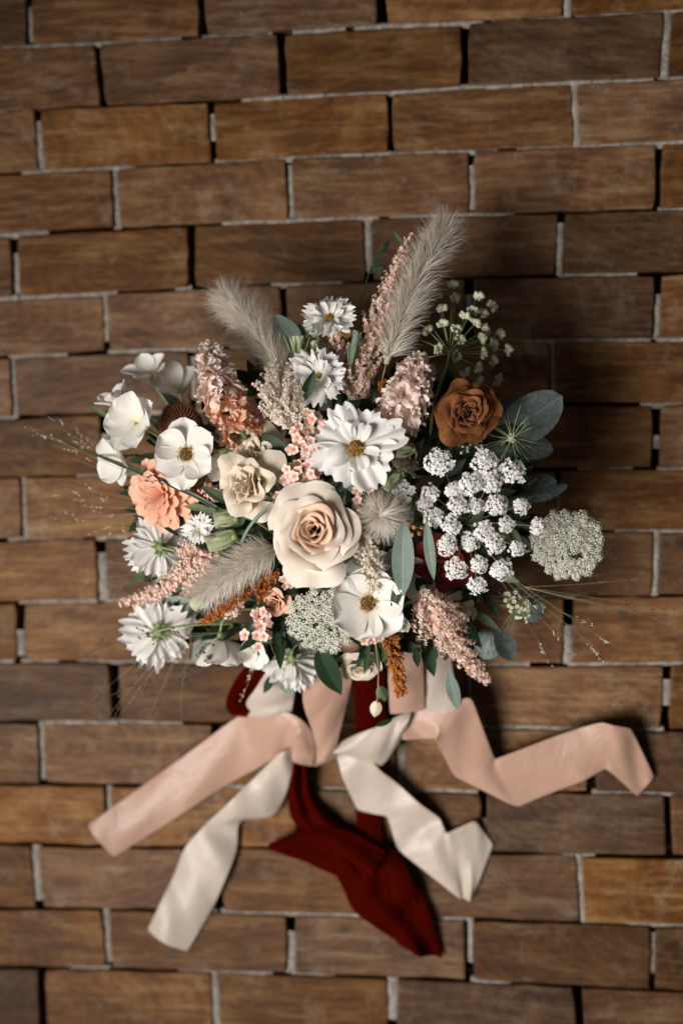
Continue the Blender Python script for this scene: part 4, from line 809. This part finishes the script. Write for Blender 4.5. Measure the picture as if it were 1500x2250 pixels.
leafsprig('teal leaves behind the long pale eucalyptus leaf', [(876,1210,.235,830,1275,.225,44,.2,.2), (872,1180,.225,905,1110,.215,36,.2,.2), (858,1200,.230,846,1168,.235,30,0,.2)], 'euca', 'eucalyptus_sprig', shape=1, tipq=.7)
leafsprig('dark narrow leaf right of the white anemone', [(884,1262,.262,860,1348,.255,24,.3,.2)], 'ruscus', 'ruscus_leaf')
leafsprig('pale teal leaf tip under the large white cosmos', [(800,1086,.255,752,1030,.266,44,-.2,.2)], 'euca', 'eucalyptus_leaf', shape=1, tipq=.8)
leafsprig('pale eucalyptus leaf hanging over the cream ribbon at the right', [(985,1470,.140,1006,1560,.120,30,.2,.3)], 'euca', 'eucalyptus_leaf', shape=1, tipq=.75)
leafsprig('round teal leaf under the hanging white cosmos', [(645,1458,.125,628,1524,.105,48,.1,.2)], 'euca', 'eucalyptus_leaf', shape=1, tipq=.6)
leafsprig('broad dark green leaf pointing down to the pink ribbon', [(698,1425,.185,750,1528,.150,52,.2,.2)], 'ruscus', 'ruscus_leaf', shape=.75, tipq=.9, fold=.4)
leafsprig('small dark leaves beside the round teal leaf', [(606,1478,.125,578,1524,.11,20,.2,.2), (674,1470,.13,678,1516,.11,20,.2,.2)], 'ruscus', 'ruscus_sprig')
leafsprig('teal and dark leaf at the top between grass head and cosmos', [(652,772,.160,604,690,.150,56,.3,.2), (640,750,.150,676,716,.145,44,-.2,.2)], 'euca', 'eucalyptus_sprig', shape=.85, tipq=.7)
leafsprig('dark pointed leaf in front of the frilled white cosmos', [(664,885,.236,691,812,.250,28,.2,.1)], 'ruscus', 'ruscus_leaf', fold=.4)
leafsprig('dark green leaves between cream astilbe and coral blossoms', [(556,955,.225,648,1016,.240,50,.1,.3), (560,985,.215,615,1040,.225,40,.2,.3)], 'ruscus', 'ruscus_sprig')
leafsprig('dark leaves behind the top petals of the large cosmos', [(725,930,.225,792,878,.235,44,.1,.2), (820,905,.215,780,880,.225,34,.1,.2), (700,900,.215,730,875,.215,30,0,.2)], 'ruscus', 'ruscus_sprig')
leafsprig('narrow dark leaf under the coral blossoms at the rose edge', [(664,1090,.262,576,1099,.255,22,.2,.2)], 'ruscus', 'ruscus_leaf')
leafsprig('sage green leaves right of the coral dahlia', [(512,1112,.230,440,1068,.236,24,.4,.2), (520,1140,.225,438,1118,.230,26,.2,.2), (530,1150,.222,470,1160,.225,30,-.2,.2), (470,1120,.222,402,1112,.224,16,.2,.2)], 'olive', 'foliage_sprig')
leafsprig('dark green leaves between coral dahlia and the turned away cosmos', [(395,1180,.205,338,1128,.205,20,.2,.2), (420,1178,.210,388,1122,.212,26,.3,.2), (440,1140,.212,410,1105,.212,24,.3,.2)], 'ruscus', 'ruscus_sprig')
leafsprig('wide green eucalyptus leaves behind the lower left cosmos', [(420,1318,.140,272,1402,.120,92,.1,.3), (430,1272,.150,330,1290,.145,46,.2,.3)], 'euca', 'eucalyptus_sprig', shape=.95, tipq=.6)
leafsprig('teal leaf under the white ranunculus facing down', [(500,1418,.135,424,1436,.12,44,.1,.2)], 'euca', 'eucalyptus_leaf', shape=1, tipq=.65)
leafsprig('two dark rounded leaves at the lower right beyond the astilbe', [(1082,1380,.120,1062,1450,.10,62,.2,.2), (1090,1385,.125,1128,1452,.105,48,-.2,.3)], 'silver', 'eucalyptus_sprig', shape=.9, tipq=.7, stalk=[(1000,1300,.17), (1045,1345,.145), (1085,1385,.122)])
leafsprig('round grey green leaf behind the green seed pod', [(1140,1340,.130,1200,1338,.115,56,.1,.3)], 'silver', 'eucalyptus_leaf', shape=.95, tipq=.55)
leafsprig('thin sprig with tiny dark leaves at the very top', [(838,556,.128,858,524,.126,11,.2,.1), (862,508,.12,884,538,.12,13,.2,.1), (826,566,.13,846,552,.13,9,.2,.1), (812,592,.13,842,588,.13,30,.2,.1)], 'ruscus', 'foliage_sprig', stalk=[(790,668,.14), (806,615,.134), (820,575,.13), (846,540,.128)], stemmat='darkstem')
leafsprig('small dark leaves hanging under the white anemone', [(812,1408,.19,800,1484,.165,15,.1,.1), (824,1410,.19,832,1478,.165,14,.1,.1), (800,1440,.18,768,1476,.16,13,.1,.1), (838,1415,.19,850,1470,.165,12,.1,.1), (912,1420,.175,918,1466,.155,18,.1,.1), (958,1420,.165,950,1456,.15,18,.1,.1), (975,1420,.16,978,1452,.145,20,.1,.1)], 'ruscus', 'ruscus_sprig')
leafsprig('green leaf tip at the far left edge above the white ranunculus', [(250,925,.165,192,888,.150,12,.2,.1)], 'olive', 'foliage_sprig')
leafsprig('sage leaves around the small white pink', [(520,1172,.222,460,1205,.225,36,.2,.2), (500,1165,.222,545,1125,.22,24,.2,.2)], 'olive', 'foliage_sprig')
leafsprig('dark leaves between small blossoms and the lace flower dome', [(570,1330,.195,618,1298,.2,18,.2,.1), (560,1420,.17,610,1370,.185,26,.2,.1), (545,1400,.165,590,1440,.15,26,.2,.1), (615,1430,.17,600,1380,.18,22,.1,.1)], 'ruscus', 'ruscus_sprig')
leafsprig('dark leaves under the toffee rose', [(930,980,.205,965,920,.2,24,.2,.1), (1010,1000,.19,1050,975,.185,26,.1,.1), (900,1000,.21,935,960,.215,16,.2,.1)], 'ruscus', 'ruscus_sprig')
# a dark grass blade across the left side and a pale needle
def blade(label, path, wpx, mat, name='grass_blade'):
    pts = crom([P(*p) for p in path], 9); loc = Vector(pts[-1]); root = thing(name, label, 'grass', Matrix.Translation(loc), G2); n = len(pts); V = []
    for i in range(n):
        tn = pts[min(n - 1, i + 1)] - pts[max(0, i - 1)]; sd = np.cross(tn, np.array(CAM) - pts[i]); sd /= np.linalg.norm(sd); u = i / (n - 1); hw = wpx * S(.2) / 2 * min(1, .12 + u * 2.2) * (1 - .25 * u)
        for v in (-1, -.5, 0, .5, 1): V.append(pts[i] + sd * v * hw + np.array([0, 0, abs(v) * hw * .5]) - np.array(loc))
    o = ob('blade', me('blade', V, gridf(n, 5), M[mat]), root); s_ = o.modifiers.new('solid', 'SOLIDIFY'); s_.thickness = .0003
    return root
blade('long dark grass blade crossing the left side', [(128,965,.150), (230,1006,.185), (330,1046,.215), (420,1085,.235), (480,1118,.235)], 12, 'grassblade')
blade('pale curved needle leaf left of the rose', [(604,1098,.268), (570,1130,.262), (545,1162,.252), (530,1192,.245)], 7, 'euca')

# ------------------------------------------------------------------ buds, pods and needles
def bud(label, bx, by, bz, tx, ty, tz, wpx, mat='bud', open_=.6, nsep=5, name='flower_bud', up=.10, longsep=.0):
    b = P(bx, by, bz); tp = P(tx, ty, tz); d = tp - b; L = d.length; R = wpx * S(bz) / 2; root = thing(name, label, 'bud', frame(b, d), 'buds of the bouquet')
    for k in range(5):
        V, Fc, uv = petal(L, R * 2.3, 8, 6, base=.5, wide=.45, end=.05 + .3 * open_, th0=1.45, th1=.10 - .5 * open_ * rnd(), cup=.9, ruf=.03 * open_, seed=k + int(bx)); ob('petal', me('petal', V, Fc, M[mat], uv), root, RZ(k * 1.257) @ T(0, R * .55, 0))
    for k in range(nsep):
        l = L * (.55 + longsep) * ru(.8, 1.2); V, Fc, uv = petal(l, R * .55, 6, 4, base=.8, wide=.2, end=0, th0=1.2, th1=.4 - longsep * .8, cup=.5, seed=k); ob('sepal', me('sepal', V, Fc, M['calyx'], uv), root, RZ(k * 6.283 / nsep + .3) @ T(0, R * .75, -.02 * L))
    V, Fc, uv = lathe([(.25, -.12 * L / R), (.8, -.04 * L / R), (.9, .12 * L / R)], 9); ob('calyx', me('calyx', V * R, Fc, M['calyx'], uv), root)
    stem(root, b, d, .0011, back=.03); return root
bud('green white bud between pink stock and toffee rose', 886, 965, .225, 920, 902, .215, 24, open_=.1)
bud('pale yellow green bud right of the large cosmos', 905, 985, .245, 862, 992, .262, 30, open_=.7)
bud('pale yellow bud under the right petals of the large cosmos', 880, 1040, .25, 846, 1066, .262, 32, open_=.7)
bud('green bud with thin sepals beside the top leaf', 657, 795, .18, 655, 738, .18, 28, open_=.2, nsep=8, longsep=.5)
bud('pale closed bud below the tipped top cosmos', 695, 735, .175, 672, 708, .17, 22, open_=.1)
bud('small pale bud above the frilled white cosmos', 705, 785, .19, 690, 750, .185, 20, open_=.1)
bud('half open green bud with dry petals left of the rose', 515, 1175, .23, 455, 1200, .236, 36, open_=.8)
bud('pale green bud below the sage leaves', 520, 1135, .232, 470, 1142, .236, 34, open_=.8)
bud('white green lisianthus bud behind the grey grass head', 455, 1310, .20, 425, 1330, .195, 30, open_=.6)
bud('narrow grey green folded bud beside the tall astilbe', 770, 800, .215, 786, 728, .212, 16, 'euca', open_=.0)
bud('tiny round green bud beside the butterfly ranunculus', 500, 990, .232, 480, 994, .24, 13, open_=0, nsep=0)
# half dried brown seed head at the top
R = 20 * S(.19); loc = P(763, 728, .192); sh = thing('seed_head', 'small brown gold seed head at the top beside the cosmos', 'seed head', frame(loc, F(.1, .3)), GRP)
stamens(sh, R * 3.2, 'yellow', 'darkyellow', 60, .10, .26, .16); stem(sh, loc, F(.1, .3), .001)
def thready(label, cx, cy, z, rpx, nth, seed, core=10, spots=()):
    rg = random.Random(seed); c = P(cx, cy, z); root = thing('nigella', label, 'seed pod', Matrix.Translation(c), GRP); s = S(z)
    mb = MB()
    for k in range(26):
        a = k * 2.4; pol = math.acos(1 - 2 * (k + .5) / 26); d = Vector((math.sin(pol) * math.cos(a), math.sin(pol) * math.sin(a), math.cos(pol))); V, Fc, uv = lathe([(.35, 0), (.3, .5), (.02, 1.1)], 5); mb.add(xf(V * core * s * .7, frame(d * core * s * .6, d)), Fc, uv)
    V, Fc, uv = lathe([(.1, -.9), (.7, -.6), (.9, 0), (.6, .6), (.1, .85)], 9); mb.add(V * core * s, Fc, uv); ob('pod', mb.mesh('pod', M['podgreen']), root)
    for k in range(nth):
        a = k * 6.283 / nth + rg.uniform(-.3, .3); L = rpx * s * rg.uniform(.6, 1.15); d = Vector((math.cos(a), math.sin(a), rg.uniform(-.2, .35))).normalized(); e = Vector((rg.uniform(-.5, .5), rg.uniform(-.5, .5), rg.uniform(-.1, .4)))
        pts = bez(Vector(), d * L * .35, d * L * .7 + e * L * .12, d * L + e * L * .3, 8); V, Fc, uv = tube(pts, np.linspace(.0006, .00025, 8), 4); t_ = ob('thread', me('thread', V, Fc, M['stem'], uv), root)
        if k % 2 == 0:
            q = pts[4]; V, Fc, uv = tube([q, q + np.array(d + e * 1.2) * L * .25], [.0004, .0002], 4); ob('thread_tip', me('thread_tip', V, Fc, M['stem'], uv), t_)
    stem(root, c, F(.3, 0), .001); return root
thready('thread leaved green bud beside the large silver leaf', 1124, 962, .185, 62, 22, 51)
# green pod with small crowns at the lower right
gc = P(1138, 1330, .150); gp = thing('green_seed_pod', 'ragged green seed pod at the lower right of the lace flower', 'seed pod', Matrix.Translation(gc), GRP); s = S(.15)
for k in range(38):
    t = k / 38; p = P(1118 + 48 * t + ru(-16, 16), 1300 + 55 * t + ru(-22, 22), .15 + ru(-.008, .012)) - gc; d = (p + Vector((0, 0, .01))).normalized()
    V, Fc, uv = lathe([(.35, -1.2), (.5, -.4), (1, .2), (.95, .5), (.45, .2), (.3, -.1)], 7); c_ = ob('crown', me('crown', V * 5.2 * s, Fc, M['podgreen'], uv), gp, frame(p, d)); V, Fc, uv = tube([p, p * .3 - Vector((0, 0, .012))], .0005, 4); ob('stalk', me('stalk', V, Fc, M['stem'], uv), gp)
for k in range(14):
    a = ru(0, 6.28); d = Vector((math.cos(a), math.sin(a), ru(-.3, .1))); V, Fc, uv = tube([Vector(), d * 30 * s, d * 52 * s * ru(.8, 1.2)], [.0004, .0003, .00015], 4); ob('thread', me('thread', V, Fc, M['stem'], uv), gp)
stem(gp, gc, F(.5, -.2), .001)
# white bud cluster above the lace flower
wc = P(1035, 972, .19); wb = thing('bud_cluster', 'loose cluster of tiny white buds under the toffee rose', 'buds', Matrix.Translation(wc), GRP)
for k in range(26):
    p = P(1035 + ru(-28, 28), 975 + ru(-26, 22), .205 + ru(-.008, .008)) - wc; d = p.normalized(); V, Fc, uv = lathe([(.4, -1.5), (.8, -.6), (1, .4), (.2, 1.5)], 6); ob('bud', me('bud', V * 3.4 * S(.2), Fc, M['lace'], uv), wb, frame(p, d)); V, Fc, uv = tube([p, Vector((0, 0, -.012))], .0004, 3); ob('stalk', me('stalk', V, Fc, M['stem'], uv), wb)
# dangling string with two papery pods
dc = P(822, 1395, .20); ds = thing('pod_string', 'thin dangling stalk with pale papery pods over the red strap', 'seed pods', Matrix.Translation(dc), GRP)
V, Fc, uv = tube(np.array([Vector(p) - dc for p in crom([dc, P(828, 1440, .19), P(831, 1490, .17), P(828, 1545, .15)], 7)]), .0006, 5); ob('stalk', me('stalk', V, Fc, M['straw'], uv), ds)
for (bx, by, tx, ty, w_, mt) in ((828,1540,822,1580,26,'seed'), (832,1508,848,1545,26,'olive'), (826,1596,864,1580,13,'ruscus')):
    b = P(bx, by, .15); tp = P(tx, ty, .145); y = tp - b; L = y.length; y.normalize(); zz = (CAM - b).normalized(); x = y.cross(zz).normalized(); V, Fc, uv = leafv(L, w_ * S(.15), 9, 7, 1, .6, -.35, -.3); ob('pod', me('pod', V, Fc, M[mt], uv), ds, Matrix.Translation(b - dc) @ Matrix((x, y, x.cross(y))).transposed().to_4x4())

# ------------------------------------------------------------------ panic grass: hair thin branched stalks with seeds
def panic(label, base, tips, seed, mat_seed, zt, rr=.00017, sub=4, seeds=5, ss=1.45, mat_st='straw', spread=46):
    rg = random.Random(seed); b = P(*base); root = thing('panic_grass', label, 'grass', Matrix.Translation(b), 'panic grass sprays of the bouquet')
    for (x, y) in tips:
        tp = P(x, y, zt + rg.uniform(-.02, .02)); mid = b.lerp(tp, .55) + Vector((0, 0, .012)); pts = bez(Vector(), (mid - b) * .6, mid - b, tp - b, 10); mb = MB(); V, Fc, uv = tube(pts, np.linspace(rr * 1.5, rr * .8, 10), 4); mb.add(V, Fc, uv, 0)
        d = np.array((tp - b).normalized()); L = (tp - b).length
        ends = [pts[-1]]
        for k in range(sub):
            q = pts[rg.randrange(5, 9)]; e = q + d * L * rg.uniform(.10, .30) + np.array([rg.gauss(0, 1), rg.gauss(0, 1), rg.gauss(0, .5)]) * spread * S(zt) * .55; V, Fc, uv = tube([q, (q + e) / 2 + d * .003, e], rr * .7, 3); mb.add(V, Fc, uv, 0); ends.append(e)
            for j in range(seeds):
                t = rg.uniform(.3, 1.0); p = q + (e - q) * t + np.array([rg.gauss(0, 1), rg.gauss(0, 1), 0]) * 2.2 * S(zt); V, Fc, uv = lathe([(.15, -1.9), (.8, -.5), (.85, .4), (.1, 2.0)], 5); dd = Vector(e - q) + Vector((rg.uniform(-.3, .3), rg.uniform(-.3, .3), 0)) * .02; mb.add(xf(V * ss * S(zt) * rg.uniform(.7, 1.2), frame(p, dd)), Fc, uv, 1)
        ob('spray', mb.mesh('spray', [M[mat_st], M[mat_seed]]), root)
    return root
panic('pale panic grass spray reaching past the long blade at the left', (400, 1090, .20), [(60,935), (75,942), (100,922), (118,912), (160,960), (140,1000)], 61, 'seed', .140, sub=3, seeds=4, spread=22)
panic('fine pale panic grass spray beside the coral dahlia', (400, 1120, .19), [(130,1060), (150,1110), (165,1140), (200,1090), (190,1170), (230,1150), (120,1140), (240,1080)], 62, 'seed', .130, sub=3, seeds=3, spread=44)
panic('faint panic grass spray beside the turned away cosmos', (400, 1250, .17), [(200,1230), (215,1270), (250,1290), (240,1210)], 63, 'darkseed', .120, sub=3, seeds=4, spread=36)
panic('dark seeded panic grass hanging below the lower left cosmos', (430, 1350, .17), [(195,1440), (240,1570), (285,1545), (330,1570), (350,1540), (395,1560), (290,1480), (200,1540), (320,1500), (262,1575), (410,1500)], 64, 'darkseed', .130, sub=3, seeds=5, ss=2.1, spread=30)
panic('dark seeded panic grass in front of the white cosmos pair', (500, 1390, .185), [(300,1390), (345,1400), (420,1445), (460,1420), (440,1475)], 65, 'darkseed', .185, sub=3, seeds=5, ss=2.2, spread=24)
panic('pale panic grass at the lower right pointing to the corner', (1080, 1240, .20), [(1195,1430), (1280,1455), (1320,1430), (1205,1330), (1380,1440)], 66, 'seed', .130, sub=2, seeds=6, ss=1.7, spread=18)
panic('faint panic grass spray beyond the round lace disc', (1150, 1290, .16), [(1420,1272), (1440,1330), (1370,1275), (1490,1360), (1340,1330), (1475,1365)], 67, 'darkseed', .120, sub=2, seeds=4, spread=22)
panic('panic grass sprays over the red velvet loop', (590, 1400, .17), [(540,1500), (555,1480), (530,1540), (575,1470), (620,1470)], 68, 'seed', .140, sub=2, seeds=5, spread=16)

# ------------------------------------------------------------------ dense dark greenery that fills the bouquet behind the blooms
fill = thing('greenery', 'dense dark green leaves packed between the blooms of the bouquet', 'greenery', Matrix.Translation(HEAD)); fill['kind'] = 'stuff'
frg = random.Random(77)
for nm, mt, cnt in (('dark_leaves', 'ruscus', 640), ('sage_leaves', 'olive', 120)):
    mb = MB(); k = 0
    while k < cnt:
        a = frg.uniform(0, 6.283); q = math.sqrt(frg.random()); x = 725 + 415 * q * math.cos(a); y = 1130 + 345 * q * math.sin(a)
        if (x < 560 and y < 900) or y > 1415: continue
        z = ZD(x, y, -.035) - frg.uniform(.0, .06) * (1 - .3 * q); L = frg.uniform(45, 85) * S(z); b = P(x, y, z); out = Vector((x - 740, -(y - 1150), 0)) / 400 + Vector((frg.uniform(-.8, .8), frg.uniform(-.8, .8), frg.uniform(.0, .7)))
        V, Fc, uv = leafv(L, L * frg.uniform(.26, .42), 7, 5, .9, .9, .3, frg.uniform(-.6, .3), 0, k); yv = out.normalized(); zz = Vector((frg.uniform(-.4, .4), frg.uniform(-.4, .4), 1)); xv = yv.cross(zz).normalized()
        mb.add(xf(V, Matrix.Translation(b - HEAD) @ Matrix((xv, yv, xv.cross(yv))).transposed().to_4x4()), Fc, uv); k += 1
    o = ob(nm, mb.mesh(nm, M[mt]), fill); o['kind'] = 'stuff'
